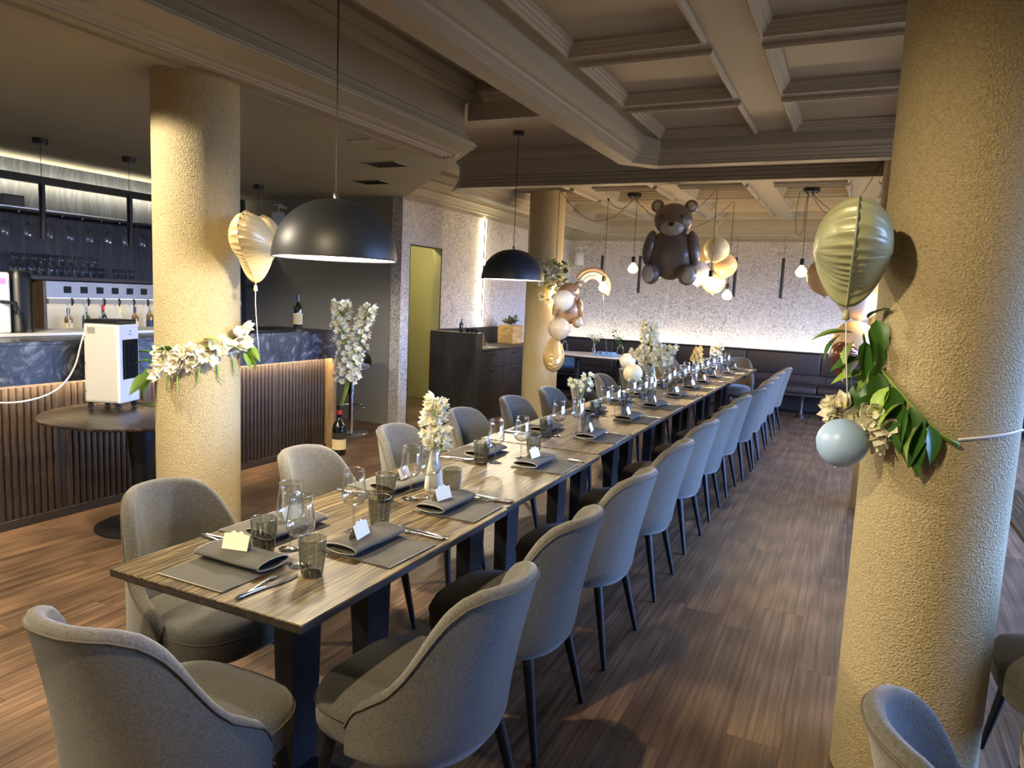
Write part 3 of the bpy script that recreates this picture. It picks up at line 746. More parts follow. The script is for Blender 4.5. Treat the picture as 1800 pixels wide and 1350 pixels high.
# ================================================================== FLOWERS AND LEAVES
def petal_mb(mb, a, tilt, ln, wd, cup=.35):
    """one petal leaving the centre at azimuth a, rising at tilt"""
    nu, nv = 4, 3; ca, sa = math.cos(a), math.sin(a)
    def fn(u, v):
        w_ = wd*math.sin(PI*min(1, .12+.88*u)**.8)*.5*(v*2-1)
        tl = tilt+cup*u*1.2
        rr = ln*u*math.cos(tilt+cup*u*.6); zz = ln*u*math.sin(tilt+cup*u*.6)+abs(v*2-1)*wd*.16*u
        return (ca*rr-sa*w_, sa*rr+ca*w_, zz)
    mb.grid(fn, nu+1, nv)
def flower_mesh(name, mat, ln=.034, wd=.026, tilt=.35, n=6):
    mb = MB()
    for k in range(n): petal_mb(mb, 2*PI*k/n+.2*(k % 2), tilt+(.25 if k % 2 else 0), ln*(1 if k % 2 else .92), wd)
    mb.cur = 1
    mb.ball((0, 0, .006), .006, 6, 4)
    return mb.mesh(name, [mat, 'flower_heart'], 180)
FL = {m: flower_mesh('flower', m) for m in ('petal', 'petal_cool', 'petal_gold')}
FLW = flower_mesh('flower', 'petal', .046, .034, .60, 7)
def leaf_mesh(name, mat, ln=.07, wd=.036):
    mb = MB()
    def fn(u, v):
        s = (v*2-1); w_ = wd*.5*(math.sin(PI*u**.75))*s
        return (w_, ln*u, -.35*ln*u*u+abs(s)*wd*.18*math.sin(PI*u))
    mb.grid(fn, 7, 5); return mb.mesh(name, mat, 180)
LEAF = {m: leaf_mesh('leaf', m) for m in ('leaf', 'leaf_light', 'leaf_dry')}
fr = random.Random(5)
def dir_euler(d, roll=0): return Vector(d).to_track_quat('Z', 'Y').to_euler() if roll == 0 else (Vector(d).to_track_quat('Z', 'Y') @ Euler((0, 0, roll)).to_quaternion()).to_euler()
def leaf_euler(d, roll=0): return (Vector(d).to_track_quat('Y', 'Z') @ Euler((0, roll, 0)).to_quaternion()).to_euler()
def add_flower(parent, p, d, s=1.0, mesh=None): return put('flower', mesh or FL['petal'], parent, p, dir_euler(d, fr.uniform(.1, 3)), s)
def add_leaf(parent, p, d, s=1.0, mat='leaf', roll=None): return put('leaf', LEAF[mat], parent, p, leaf_euler(d, fr.uniform(-1.2, 1.2) if roll is None else roll), s)
def spike(parent, pts, n, r0, r1, mesh, s=1.0, stem_mat='stem', droop=.2, stem_r=.004, start=.25):
    """flower spike: a stem with flowers around its upper part"""
    MB().tube(pts, stem_r, 6).build('stem', stem_mat, parent, 180)
    P = [Vector(p) for p in pts]; seg = len(P)-1
    for k in range(n):
        t = start+(1-start)*(k+.5)/n; f = t*seg; i = min(int(f), seg-1); c = P[i].lerp(P[i+1], f-i)
        a = k*2.4+fr.uniform(-.4, .4); r = r0+(r1-r0)*(k/n); r *= fr.uniform(.6, 1.1)
        d = Vector((math.cos(a), math.sin(a), fr.uniform(-droop, .7)))
        add_flower(parent, c+Vector((math.cos(a)*r, math.sin(a)*r, fr.uniform(-.01, .01))), d, s*fr.uniform(.8, 1.15), mesh)
def vase_bottle(parent, h, mat='clear_glass', r=.04):
    MB().lathe([(.0, 0), (r, 0), (r*1.02, .01), (r, h*.45), (r*.42, h*.68), (r*.36, h*.97), (r*.42, h), (r*.34, h), (r*.30, h*.68), (r*.9, h*.43), (r*.92, .012), (0, .010)], 24).build('vase', mat, parent, 60)

def table_flowers():
    g = 'flower vases along the long table'
    t = thing('flower_vase', 'frosted white bottle vase with a tall white blossom spike near the front', 'vase', (-1.59, 2.62, TZ), 0, g)
    MB().lathe([(0, 0), (.036, 0), (.04, .01), (.034, .07), (.020, .14), (.016, .175), (.022, .195), (.018, .195), (.013, .17), (.030, .06), (0, .01)], 24).build('vase', 'frosted', t, 60)
    spike(t, [(0, 0, .12), (.002, 0, .22), (-.004, 0, .32), (.004, 0, .40)], 40, .040, .018, FLW, .85, start=.20)
    for d in ((.6, .3, -.3), (-.6, .2, -.4)): add_leaf(t, (0, 0, .2), d, .7, 'leaf_light')
    t = thing('flower_vase', 'small glass vase with two loose white blossom sprigs, second of the long table', 'vase', (-1.74, 4.84, TZ+.004), 0, g)
    vase_bottle(t, .16, r=.035)
    spike(t, [(0, 0, .08), (-.02, 0, .19), (-.06, -.01, .27)], 8, .03, .02, FLW, .75, start=.55)
    spike(t, [(0, 0, .08), (.03, .01, .21), (.06, .02, .33)], 11, .03, .02, FLW, .75, start=.45)
    t = thing('flower_vase', 'tall clear bottle with the largest cream flower bunch, halfway along the table', 'vase', (-1.68, 6.68, TZ+.004), 0, g)
    vase_bottle(t, .26, r=.045)
    spike(t, [(0, 0, .14), (-.03, 0, .32), (-.05, 0, .46), (-.07, .01, .66)], 50, .10, .03, FLW, 1.15, start=.40)
    spike(t, [(0, 0, .14), (.05, 0, .30), (.12, .02, .44)], 36, .09, .05, FLW, 1.15, start=.40)
    spike(t, [(0, 0, .14), (-.08, -.02, .30), (-.15, -.03, .38)], 34, .08, .05, FLW, 1.15, start=.40)
    t = thing('flower_vase', 'clear vase with a compact golden blossom spike, fourth along the table', 'vase', (-1.60, 8.28, TZ+.004), 0, g)
    vase_bottle(t, .17, r=.035)
    spike(t, [(0, 0, .10), (.005, 0, .22), (.02, 0, .36)], 26, .06, .03, FL['petal_gold'], 1.1, start=.35)
    t = thing('flower_vase', 'clear vase with pale grey-green foliage at the far end of the table', 'vase', (-1.60, 9.55, TZ+.004), 0, g)
    vase_bottle(t, .17, r=.035)
    spike(t, [(0, 0, .10), (-.01, 0, .22), (-.02, 0, .33)], 20, .07, .04, FL['petal_cool'], 1.0, start=.35)
    spike(t, [(0, 0, .10), (.03, 0, .25), (.07, 0, .37)], 12, .04, .03, FL['petal_cool'], .9, start=.45)
table_flowers()

def floor_bottle():
    t = thing('floor_bottle', 'oversized dark wine bottle standing on the floor at the bar corner', 'bottle', (-4.42, 5.50, 0))
    MB().lathe([(0, 0), (.062, 0), (.066, .01), (.066, .26), (.060, .30), (.030, .345), (.024, .37), (.024, .465), (.028, .468), (.028, .485), (.018, .485), (.018, .40), (0, .39)], 28).build('body', 'bottle_glass', t, 50)
    MB().lathe([(.0667, .06), (.0667, .16)], 28).build('label', 'label_cream', t, 180)
    MB().lathe([(.0667, .162), (.0667, .225)], 28).build('label', 'label_dark', t, 180)
    MB().lathe([(.0255, .40), (.0255, .44), (.0255, .442)], 20).build('neck_band', 'cap_red', t, 180)
    b = thing('flower_branches', 'tall cream flower branches rising from the oversized wine bottle', 'flowers', (-4.42, 5.50, .49))
    spike(b, [(0, 0, -.08), (.05, .02, .15), (.09, .02, .4), (.02, 0, .75), (.0, 0, .99)], 120, .095, .07, FL['petal_cool'], 1.45, start=.33, stem_r=.011)
    spike(b, [(0, 0, -.08), (.07, .02, .15), (.14, .04, .45), (.2, .06, .75), (.27, .08, .96)], 80, .08, .06, FL['petal_cool'], 1.45, start=.36, stem_r=.009)
floor_bottle()

# ================================================================== GARLANDS ON THE COLUMNS
STEM_R = [(-0.254, 1.523), (-0.243, 1.486), (-0.217, 1.441), (-0.181, 1.402), (-0.138, 1.355), (-0.096, 1.312), (-0.055, 1.27), (-0.015, 1.236), (0.032, 1.212)]
LEAF_R = [(-0.284, 1.53, -0.9, 0.1, 1.5, 'leaf_light'), (-0.321, 1.522, -0.5, -0.5, 1.2, 'leaf'), (-0.278, 1.506, -0.4, -0.8, 1.4, 'leaf_light'), (-0.221, 1.577, 0.2, -0.6, 1.3, 'leaf'), (-0.235, 1.552, 0.3, -0.7, 1.3, 'leaf'), (-0.248, 1.505, 0.2, -0.9, 1.5, 'leaf'), (-0.207, 1.509, 0.2, -0.9, 1.3, 'leaf'), (-0.258, 1.466, -0.4, -0.8, 1.3, 'leaf'), (-0.259, 1.448, -0.8, -0.2, 1.1, 'leaf'), (-0.209, 1.435, 0.2, -1, 1.4, 'leaf'), (-0.232, 1.431, -0.1, -1, 1.2, 'leaf_light'), (-0.238, 1.402, -0.9, -0.1, 1.2, 'leaf_light'), (-0.236, 1.378, -0.3, -1, 1.5, 'leaf'), (-0.198, 1.41, 0.0, -1, 1.5, 'leaf'), (-0.213, 1.342, -0.1, -1, 1.4, 'leaf'), (-0.168, 1.37, -0.5, -0.9, 1.4, 'leaf_light'), (-0.156, 1.372, 0.1, -1, 1.4, 'leaf'), (-0.129, 1.326, -0.7, -0.5, 1.2, 'leaf_light'), (-0.121, 1.321, -0.25, -1, 1.7, 'leaf'), (-0.103, 1.318, 0.2, -1, 1.5, 'leaf'), (-0.069, 1.28, -0.6, -0.9, 1.5, 'leaf_light'), (-0.064, 1.272, -0.45, -1, 1.6, 'leaf'), (-0.053, 1.268, 0.3, -0.9, 1.3, 'leaf'), (-0.07, 1.253, -0.2, -1, 1.6, 'leaf'), (-0.246, 1.579, 0.3, 0.4, 1.0, 'leaf'), (-0.103, 1.292, 0.0, -1, 1.3, 'leaf')]
FLOW_R = [(-0.312, 1.267, -0.8, 0.1, 1.2), (-0.287, 1.283, -0.4, 0.5, 1.25), (-0.277, 1.232, -0.4, -0.6, 1.25), (-0.25, 1.258, 0, 0, 1.2), (-0.239, 1.226, 0.1, -0.7, 1.25), (-0.218, 1.268, 0.2, 0.2, 1.0), (-0.296, 1.247, -0.6, -0.3, 1.1), (-0.259, 1.215, -0.1, -0.9, 1.1), (-0.178, 1.233, -0.2, -0.6, 1.2), (-0.17, 1.211, -0.4, -0.9, 1.2), (-0.161, 1.25, 0.1, 0, 1.0), (-0.193, 1.266, 0.1, 0.4, 1.0), (-0.207, 1.206, -0.3, -1, 0.9)]
def garlands():
    # garland around the column by the round table
    cx, cy, r = -3.32, 2.89, .2225
    t = thing('flower_garland', 'white flower garland tied around the column beside the round bar table', 'garland', (cx, cy, 1.2), 0, 'column garlands')
    fa = math.atan2(-2.89, 3.32)                      # azimuth towards the room's near side
    def P(al, z, out): a = fa+al; return Vector(((r+out)*math.cos(a), (r+out)*math.sin(a), z)), Vector((math.cos(a), math.sin(a), 0))
    MB().tube([P(-1.35+2.7*k/20, -.055+.010*k+(.0), .006)[0] for k in range(21)], .006, 6).build('stem', 'stem', t, 180)
    MB().tube([P(-1.6+3.2*k/24, -.062+.006*k*.8, .004)[0] for k in range(25)], .0035, 5).build('tie', 'ribbon', t, 180)
    for k in range(46):
        u = fr.random(); al = -.75+1.95*u; z = -.045+.16*u+fr.uniform(-.055, .075)
        p, d = P(al, z, fr.uniform(.015, .055)); add_flower(t, p, d+Vector((0, 0, fr.uniform(-.6, .5)))+Vector((fr.uniform(-.4, .4), fr.uniform(-.4, .4), 0)), fr.uniform(1.15, 1.6), FLW if k % 4 else FL['petal'])
    for (al, z, dz, s, m) in ((-1.15, -.10, -.5, 1.6, 'leaf_light'), (-1.35, -.07, -.9, 1.5, 'leaf'), (-1.25, -.12, -1.0, 1.5, 'leaf'), (-.95, .01, .3, 1.2, 'leaf'), (-1.1, -.03, .1, 1.1, 'leaf'),
                              (1.2, .03, -.6, 1.5, 'leaf_light'), (1.3, .06, -.5, 1.3, 'leaf_light'), (1.15, .02, -.9, 1.3, 'leaf_light'), (.1, .10, .2, 1.1, 'leaf_light'), (.5, .06, .1, 1.1, 'leaf_light'), (-.5, .04, .2, 1.0, 'leaf')):
        p, d = P(al, z, .03); tg = Vector((-d.y, d.x, 0))*(1 if al > 0 else -1); add_leaf(t, p, d*.5+tg*.5+Vector((0, 0, dz)), s*1.35, m)
    for al in (-.7, -.45, 0, .42, .85):
        p, d = P(al, -.055+.05*al, .012); q = p+Vector((0, 0, -.07))+d*.008; e = q+Vector((fr.uniform(-.03, .03), fr.uniform(-.03, .03), -.03))
        MB().tube([p, p.lerp(q, .6), q, e], [.005, .006, .004, .0015], 5).build('hanging_bud', 'stem', t, 180)
    # garland on the nearest column: offsets in metres from the column's axis
    cx, cy, r = .28, 2.73, .2225
    t = thing('flower_garland', 'long leafy garland with white flowers tied diagonally on the nearest column', 'garland', (cx, cy, 1.3), 0, 'column garlands')
    def S(dx, z, out=.02):
        rr = r+out
        yy = -math.sqrt(max(0, rr*rr-dx*dx)) if abs(dx) < rr*.92 else -.10
        return Vector((dx, yy, z-1.3))
    st = STEM_R
    for o_ in (0, .006): MB().tube([S(dx, z+o_, .012+o_) for dx, z in st], [.0035]*(len(st)-2)+[.004, .005], 6).build('stem', 'stem', t, 180)
    for (dx, z, ax, az, s, m) in LEAF_R:
        add_leaf(t, S(dx, z, .03), (ax, -.35, az), s*1.25, m, fr.uniform(-.5, .5))
    for (dx, z, ax, az, s) in FLOW_R: add_flower(t, S(dx, z, .04), (ax, -.7, az), s*1.1, FLW)
    for k in range(14): add_flower(t, S(fr.uniform(-.34, -.19), fr.uniform(1.235, 1.31), fr.uniform(.03, .07)), (fr.uniform(-.8, .4), -.8, fr.uniform(-1, .5)), fr.uniform(.8, 1.15), FLW)
    MB().tube([S(.03+.01*k, 1.232+.0018*k, .004) for k in range(19)], .0045, 5).build('tie', 'ribbon', t, 180)
    # garland on the sideboard column, lit by the bulb next to it
    cx, cy, r = -3.47, 8.15, .215
    t = thing('flower_garland', 'leafy flower garland by the glowing bulb on the sideboard column', 'garland', (cx, cy, 1.86), 0, 'column garlands')
    fa = math.atan2(-8.15, 3.47)
    MB().tube([(.20, -.12, .1), (.24, -.12, -.05), (.20, -.16, -.25)], .006, 6).build('stem', 'stem', t, 180)
    for k in range(34):
        z = fr.uniform(-.30, .12); a = fa+fr.uniform(-.3, .9); d = Vector((math.cos(a), math.sin(a), 0))
        add_flower(t, d*(r+fr.uniform(.02, .1))+Vector((0, 0, z)), d+Vector((0, 0, fr.uniform(-.6, .6))), 1.5, FLW)
    for k in range(34):
        z = fr.uniform(-.18, .18); a = fa+fr.uniform(-.3, 1.2); d = Vector((math.cos(a), math.sin(a), 0))
        add_leaf(t, d*(r+fr.uniform(.02, .13))+Vector((0, 0, z)), d+Vector((fr.uniform(-.6, .6), fr.uniform(-.4, .4), fr.uniform(-.5, .8))), fr.uniform(1.0, 1.6), 'leaf_light' if k % 2 else 'leaf')
garlands()
t = thing('loose_flowers', 'cut white flower heads lying on the round table behind the air cooler', 'flowers', (-4.28, 3.42, .753))
for k in range(12):
    add_flower(t, (fr.uniform(-.16, .2), fr.uniform(-.10, .16), .014), (fr.uniform(-.5, .5), fr.uniform(-.8, .2), 1), fr.uniform(.9, 1.2), FLW)
for k in range(3): MB().tube([(-.15+.1*k, -.1, .006), (.05+.1*k, .02, .006)], .004, 5).build('stem', 'stem', t, 180)

# ================================================================== BALLOONS
def heart_r(th):
    """heart outline radius, th measured from +X in the XZ plane, point down"""
    # parametric heart sampled once
    return HEART(th)
def _heart_table():
    pts = []
    for k in range(720):
        q = 2*PI*k/720; x = 16*math.sin(q)**3; z = 13*math.cos(q)-5*math.cos(2*q)-2*math.cos(3*q)-math.cos(4*q)+1.5
        pts.append((math.atan2(z, x), math.hypot(x, z)/17))
    pts.sort(); return pts
_HT = _heart_table()
_cr = random.Random(21)
CREASE = [(2*PI*k/26+_cr.uniform(-.08, .08), _cr.uniform(.014, .03), _cr.uniform(.02, .09), _cr.uniform(.45, .75)) for k in range(26)]
CREASE2 = [(2*PI*k/26+_cr.uniform(-.08, .08), _cr.uniform(.014, .03), _cr.uniform(.02, .09), _cr.uniform(.45, .75)) for k in range(26)]
def HEART(th):
    th = (th+PI) % (2*PI)-PI
    lo, hi = 0, len(_HT)-1
    while lo < hi:
        m = (lo+hi)//2
        if _HT[m][0] < th: lo = m+1
        else: hi = m
    return _HT[lo][1]
def foil_heart(name, label, mat, loc, rz, size, thick, flip=False, group='foil heart balloons', ribbon=None):
    t = thing(name, label, 'balloon', loc, rz, group)
    nth, ns = 300, 12; mb = MB()
    for side in (-1, 1):
        def fn(u, v):
            th = 2*PI*u; s = v**.75; r = HEART(th)*size*s
            wr = (1-.05*abs(math.sin(th*16+.7*side))*s**6)
            cr = sum(am*math.exp(-((((th-t0+PI) % (2*PI))-PI)/wd_)**2)*max(0, (s-s0)/(1-s0))**.7 for (t0, wd_, am, s0) in (CREASE if side > 0 else CREASE2))
            y = side*thick*.5*max(0, 1-s**2.3)**.55*(1-min(.5, cr))*(1-.30*max(0, -math.sin(th))**1.5*s)
            z = r*math.sin(th)*wr
            return (r*math.cos(th)*wr, y, -z if flip else z)
        mb.grid(fn, nth, ns+6, cu=True)
    mb.build('body', mat, t, 180)
    pts = [(HEART(2*PI*k/72)*size*1.01*math.cos(2*PI*k/72), 0, (-1 if flip else 1)*HEART(2*PI*k/72)*size*1.01*math.sin(2*PI*k/72)) for k in range(73)]
    MB().tube(pts, .0022, 4, False).build('seam', mat, t, 180)
    zt = (-1 if flip else 1)*-size*.93
    MB().tube([(0, 0, zt), (0, 0, zt-.03*(-1 if flip else 1))], [.008, .012], 6).build('neck', mat, t, 180)
    if ribbon: MB().tube(ribbon, .0022, 5).build('ribbon', 'ribbon', t, 180)
    return t
foil_heart('heart_balloon', 'cream foil heart balloon on the column beside the dome lamp', 'foil_cream', (-2.86, 2.86, 1.80), R(-70), .215, .215, ribbon=[(0, 0, -.19), (.002, 0, -.3), (-.02, 0, -.45), (-.04, .0, -.55)])
foil_heart('heart_balloon', 'large sage-green foil heart balloon seen edge-on against the nearest column', 'foil_sage', (-.03, 2.50, 1.785), R(-88), .197, .225, ribbon=[(0, 0, -.18), (0, .01, -.3), (0, .03, -.47)])
foil_heart('heart_balloon', 'golden foil heart balloon hanging point-up by the sideboard column', 'foil_gold', (-3.11, 7.70, .95), R(-70), .24, .25, flip=True)
foil_heart('heart_balloon', 'bronze foil heart balloon behind the leaves of the nearest column', 'foil_bronze', (-.055, 5.88, 1.25), R(-80), .16, .21, ribbon=[(0, 0, .05), (-.1, .06, .07), (-.2, .08, .08), (-.30, .1, .06)])
def latex(label, mat, loc, r, group, tie=None, tilt=(0, 0)):
    t = thing('round_balloon', label, 'balloon', loc, 0, group)
    prof = [(.001, -1.10), (.07, -1.09), (.045, -1.05), (.10, -1.0), (.30, -.93), (.52, -.82), (.74, -.62), (.91, -.36), (.99, -.06), (1.0, .08), (.95, .34), (.83, .59), (.63, .81), (.38, .95), (.15, 1.01), (.001, 1.02)]
    M = Euler((tilt[0], tilt[1], 0)).to_matrix().to_4x4()
    MB().lathe([(a*r, b*r) for a, b in prof], 28).xf(M).build('body', mat, t, 180)
    MB().ball((0, 0, -1.07*r), (r*.07, r*.07, r*.05), 8, 6).xf(M).build('knot', mat, t, 180)
    if tie: MB().tube(tie, .002, 5).build('string', 'ribbon', t, 180)
    return t
gb = 'round latex balloons'
latex('pale blue round balloon below the white flowers on the nearest column', 'latex_blue', (-.005, 2.50, 1.18), .078, gb, tilt=(.2, .1))
latex('peach round balloon behind the sage heart, beside the half-hidden column', 'latex_peach', (.0, 6.20, 1.36), .165, gb)
latex('white round balloon just under the sage heart', 'latex_white', (.015, 6.26, 1.70), .17, gb)
latex('peach round balloon peeping out to the left of the sage heart', 'latex_peach', (-.235, 6.15, 1.86), .15, gb)
latex('white round balloon in front of the small brown bear', 'latex_white', (-2.985, 7.60, 1.58), .116, gb)
latex('beige round balloon between the white balloon and the golden heart', 'latex_beige', (-3.06, 7.70, 1.255), .130, gb, tie=[(-.02, -.12, .2), (-.02, -.14, 0), (-.01, -.11, -.14)])
latex('cream round balloon at the top of the hanging bunch', 'latex_cream', (-1.49, 8.42, 2.22), .145, gb, tie=[(0, 0, .14), (-.02, 0, .26), (.06, 0, .36)])
latex('peach round balloon on the outer side of the hanging bunch', 'latex_peach', (-1.40, 8.52, 2.05), .135, gb)
latex('white round balloon in the hanging bunch beside the large bear', 'latex_white', (-1.68, 8.42, 1.955), .14, gb)
latex('glowing peach round balloon lowest in the hanging bunch, behind a bulb', 'latex_peach', (-1.52, 8.55, 1.87), .138, gb)
latex('cream round balloon half behind the large bear', 'latex_cream', (-1.70, 8.78, 2.21), .13, gb)
latex('pale blue-white balloon behind the big flower bunch on the table', 'latex_white', (-2.08, 7.18, .99), .082, gb)
latex('cream balloon in front of the chairs behind the big flower bunch', 'latex_cream', (-1.98, 7.05, .88), .098, gb)

def bear(label, loc, rz, s, m_fur, m_pad, m_dark, tail=None):
    t = thing('bear_balloon', label, 'balloon', loc, rz, 'teddy bear foil balloons'); t.scale = (s, s, s)
    wr = lambda d: 1-.025*abs(math.sin(9*math.atan2(d.z, d.x)))*(1-abs(d.y))**2
    def el(name, c, r, mat, parent=t, rot=None, nu=26, nv=18):
        mb = MB().ball((0, 0, 0), r, nu, nv, wr)
        if rot: mb.xf(Euler(rot).to_matrix().to_4x4())
        mb.xf(Matrix.Translation(c)); return mb.build(name, mat, parent, 180)
    body = el('body', (0, 0, .02), (.30, .17, .33), m_fur)
    head = el('head', (0, -.03, .44), (.245, .15, .215), m_fur)
    for sx in (-1, 1):
        e = el('ear', (sx*.21, .0, .615), (.085, .05, .085), m_fur, rot=(0, sx*.4, 0)); el('inner_ear', (sx*.213, -.036, .61), (.05, .022, .055), m_pad, e, nu=14, nv=10)
        el('arm', (sx*.275, -.04, .09), (.085, .095, .225), m_fur, rot=(0, sx*-.16, 0))
        l = el('leg', (sx*.225, -.10, -.24), (.125, .115, .135), m_fur); el('foot_pad', (sx*.25, -.185, -.25), (.088, .04, .105), m_pad, l, nu=16, nv=12)
        el('eye', (sx*.125, -.165, .475), (.018, .012, .026), m_dark, head, nu=10, nv=8)
    mz = el('muzzle', (0, -.125, .335), (.15, .075, .105), m_pad); el('nose', (0, -.192, .375), (.045, .018, .03), m_dark, mz, nu=12, nv=8)
    if tail: MB().tube(tail, .003/s, 5).build('string', 'ribbon', t)
bear('large grey-brown teddy bear foil balloon floating above the long table', (-1.72, 7.24, 2.075), R(6), .78, 'foil_brown', 'foil_pad', 'foil_dark', tail=[(0, 0, -.36), (-.04, 0, -.8), (-.10, -.2, -1.3), (-.08, -.55, -1.72)])
bear('small tan teddy bear foil balloon behind the white balloon by the column', (-3.03, 7.86, 1.46), R(28), .50, 'foil_tan', 'foil_pad', 'foil_dark')
def rainbow():
    t = thing('rainbow_balloon', 'pastel rainbow foil balloon floating in front of the papered back wall', 'balloon', (-3.20, 9.16, 1.78), R(18))
    TM = Euler((0, R(28), 0)).to_matrix().to_4x4()
    for k, (r, m) in enumerate(((.225, 'foil_taupe'), (.175, 'foil_blue'), (.128, 'foil_white'))):
        def fn(u, v):
            a = PI*u; b = 2*PI*v; rr = r+.028*math.cos(b)
            return (rr*math.cos(a), .045*math.sin(b)*(.3+.7*math.sin(PI*min(1, max(0, u*1.0)))**.3), rr*math.sin(a))
        MB().grid(fn, 30, 12, cv=True).xf(TM).build('band', m, t, 180)
    MB().tube([(.15, 0, -.1), (.16, .02, -.16), (.2, .6, -.6), (.255, 1.45, -1.025)], .002, 5).build('string', 'ribbon', t)
rainbow()

# ================================================================== LAMPS
def dome_pendant(x, y, zr, zc, label, power=55, r=.272):
    t = thing('pendant_lamp', label, 'lamp', (x, y, zr), 0, 'black dome pendant lamps')
    H = r*.95
    prof = [(r*math.cos(a)**.92 if a < PI/2 else 0, H*math.sin(a)) for a in [PI/2*k/14 for k in range(15)]]
    outer = [(max(.012, p[0]), p[1]) for p in prof]
    MB().lathe(outer, 48).build('shade', 'shade_black', t, 180)
    MB().lathe([(max(.01, p[0]-.004), p[1]-.003 if p[1] > .004 else p[1]) for p in prof], 48).build('inner_shade', 'shade_white', t, 180)
    MB().lathe([(r+.0008, -.002), (r+.0008, .003), (r-.006, .003), (r-.006, -.002), (r+.0008, -.002)], 48).build('rim', 'shade_black', t, 180)
    MB().lathe([(.011, H-.004), (.011, H+.03), (.006, H+.036)], 12).build('cap', 'chrome', t, 60)
    MB().tube([(0, 0, H+.03), (0, 0, zc-zr-.03)], .0028, 6).build('cord', 'black_metal', t)
    MB().lathe([(0, zc-zr), (.05, zc-zr), (.05, zc-zr-.032), (0, zc-zr-.032)], 24).build('canopy', 'shade_black', t, 40)
    MB().lathe([(0, .035), (.10, .035), (.10, .05), (0, .05)], 24).build('diffuser', 'lamp_disc', t, 40)
    lamp('dome_light', 'POINT', (0, 0, .025), power, NEUT, .06, parent=t)
dome_pendant(-2.11, 2.58, 1.732, ZT, 'large black dome pendant hanging nearest the camera', power=68)
dome_pendant(-2.86, 5.98, 1.752, ZU, 'black dome pendant farther back, beside the sideboard column', power=70, r=.287)
dome_pendant(-2.11, -.75, 1.732, ZT, 'added black dome pendant behind the viewer, unseen, filling the near chairs', power=34)  # unseen lamp added to brighten the near chair backs

def tube_pendant(x, y, zt, zb, zc, label, r=.021, group='slim tube pendants'):
    t = thing('tube_pendant', label, 'lamp', (x, y, zb), 0, group)
    MB().lathe([(0, zt-zb), (r, zt-zb), (r, 0), (r*.8, .0), (r*.8, .01)], 16).build('tube', 'black_metal', t, 40)
    MB().lathe([(0, .008), (r*.8, .008)], 16).build('lens', 'tube_tip', t)
    MB().tube([(0, 0, zt-zb), (0, 0, zc-zb-.02)], .0022, 5).build('cord', 'black_metal', t)
    MB().lathe([(0, zc-zb), (.055, zc-zb), (.055, zc-zb-.045), (0, zc-zb-.045)], 20).build('canopy', 'shade_black', t, 40)
g = 'slim tube pendants over the bar'
tube_pendant(-6.02, 3.72, 2.34, 1.90, ZA, 'slim black tube pendant over the bar, outermost to the left', .024, g)
tube_pendant(-6.02, 4.50, 2.35, 1.90, ZA, 'slim black tube pendant over the bar, beside the column', .024, g)
tube_pendant(-6.02, 6.06, 2.34, 1.90, ZA, 'slim black tube pendant over the bar, hidden behind the cream heart balloon', .024, g)
g = 'slim tube pendants before the back wall'
for x, lab in ((-4.0, 'slim black tube pendant before the back wall, behind the rainbow balloon'), (-3.34, 'slim black tube pendant before the back wall, between rainbow and large bear'),
               (-1.79, 'slim black tube pendant before the back wall, beside the balloon bunch'), (-1.085, 'slim black tube pendant before the back wall, standing alone in the middle')):
    tube_pendant(x, 11.9, 2.365, 1.75, ZU, lab, .024, g)

def bulb_pendant(hook, drop, start, label, sag=.25, canopy=False, power=16, group='bare bulbs on black cords'):
    """hook: point on the ceiling, drop: z of the bulb centre, start: canopy point the swagged cord comes from"""
    hx, hy, hz = hook
    t = thing('bulb_pendant', label, 'lamp', (hx, hy, drop), 0, group)
    h = hz-drop
    pts = [(0, 0, .105), (0, 0, h*.5), (0, 0, h-.01)]
    MB().tube(pts, .0032, 6).build('cord', 'black_metal', t, 180)
    if start:
        a = Vector(start)-Vector((hx, hy, drop)); MB().tube(catenary((0, 0, h-.012), a, sag), .0032, 6).build('swag_cord', 'black_metal', t, 180)
        MB().lathe([(0, h), (.014, h), (.014, h-.024), (0, h-.024)], 12).build('hook', 'black_metal', t, 40)
    MB().lathe([(0, .115), (.022, .113), (.024, .105), (.024, .045), (.020, .042), (0, .042)], 16).build('socket', 'black_metal', t, 40)
    MB().lathe([(.015, .046), (.018, .036), (.040, .010), (.060, -.020), (.063, -.036), (.056, -.060), (.038, -.078), (.016, -.086), (.0005, -.087)], 22).build('bulb', 'bulb_glow', t, 180)
    lamp('bulb_light', 'POINT', (0, 0, -.12), power, WARM, .05, parent=t)
C1 = (-2.53, 8.58, ZC); C2 = (-.55, 8.45, ZC)
def spider(c, label):
    t = thing('cord_canopy', label, 'lamp', c, 0, 'black cord canopies')
    MB().lathe([(0, 0), (.085, 0), (.085, -.045), (0, -.045)], 28).build('housing', 'black_metal', t, 40)
    for k in range(5):
        a = 2*PI*k/5; MB().tube([(.055*math.cos(a), .055*math.sin(a), -.045), (.055*math.cos(a), .055*math.sin(a), -.06)], .007, 6).build('cord_grip', 'black_metal', t)
    return t
spider((C1[0], C1[1], ZC), 'black ceiling canopy with swagged cords left of the large bear'); spider((C2[0], C2[1], ZC), 'black ceiling canopy with looped cords near the sage heart')
c1 = (C1[0], C1[1], ZC-.05); c2 = (C2[0], C2[1], ZC-.05)
bulb_pendant((-3.28, 8.05, ZC), 1.73, c1, 'glowing bare bulb among the leaves of the sideboard column', .32)
bulb_pendant((-2.98, 8.96, ZC), 1.80, c1, 'glowing bare bulb in front of the rainbow balloon', .12)
bulb_pendant((C1[0]+.03, C1[1]+.03, ZC-.045), 2.03, None, 'glowing bare bulb left of the large bear, straight below its canopy')
bulb_pendant((-1.50, 8.24, ZC), 1.87, c1, 'glowing bare bulb in front of the peach balloons of the hanging bunch', .30)
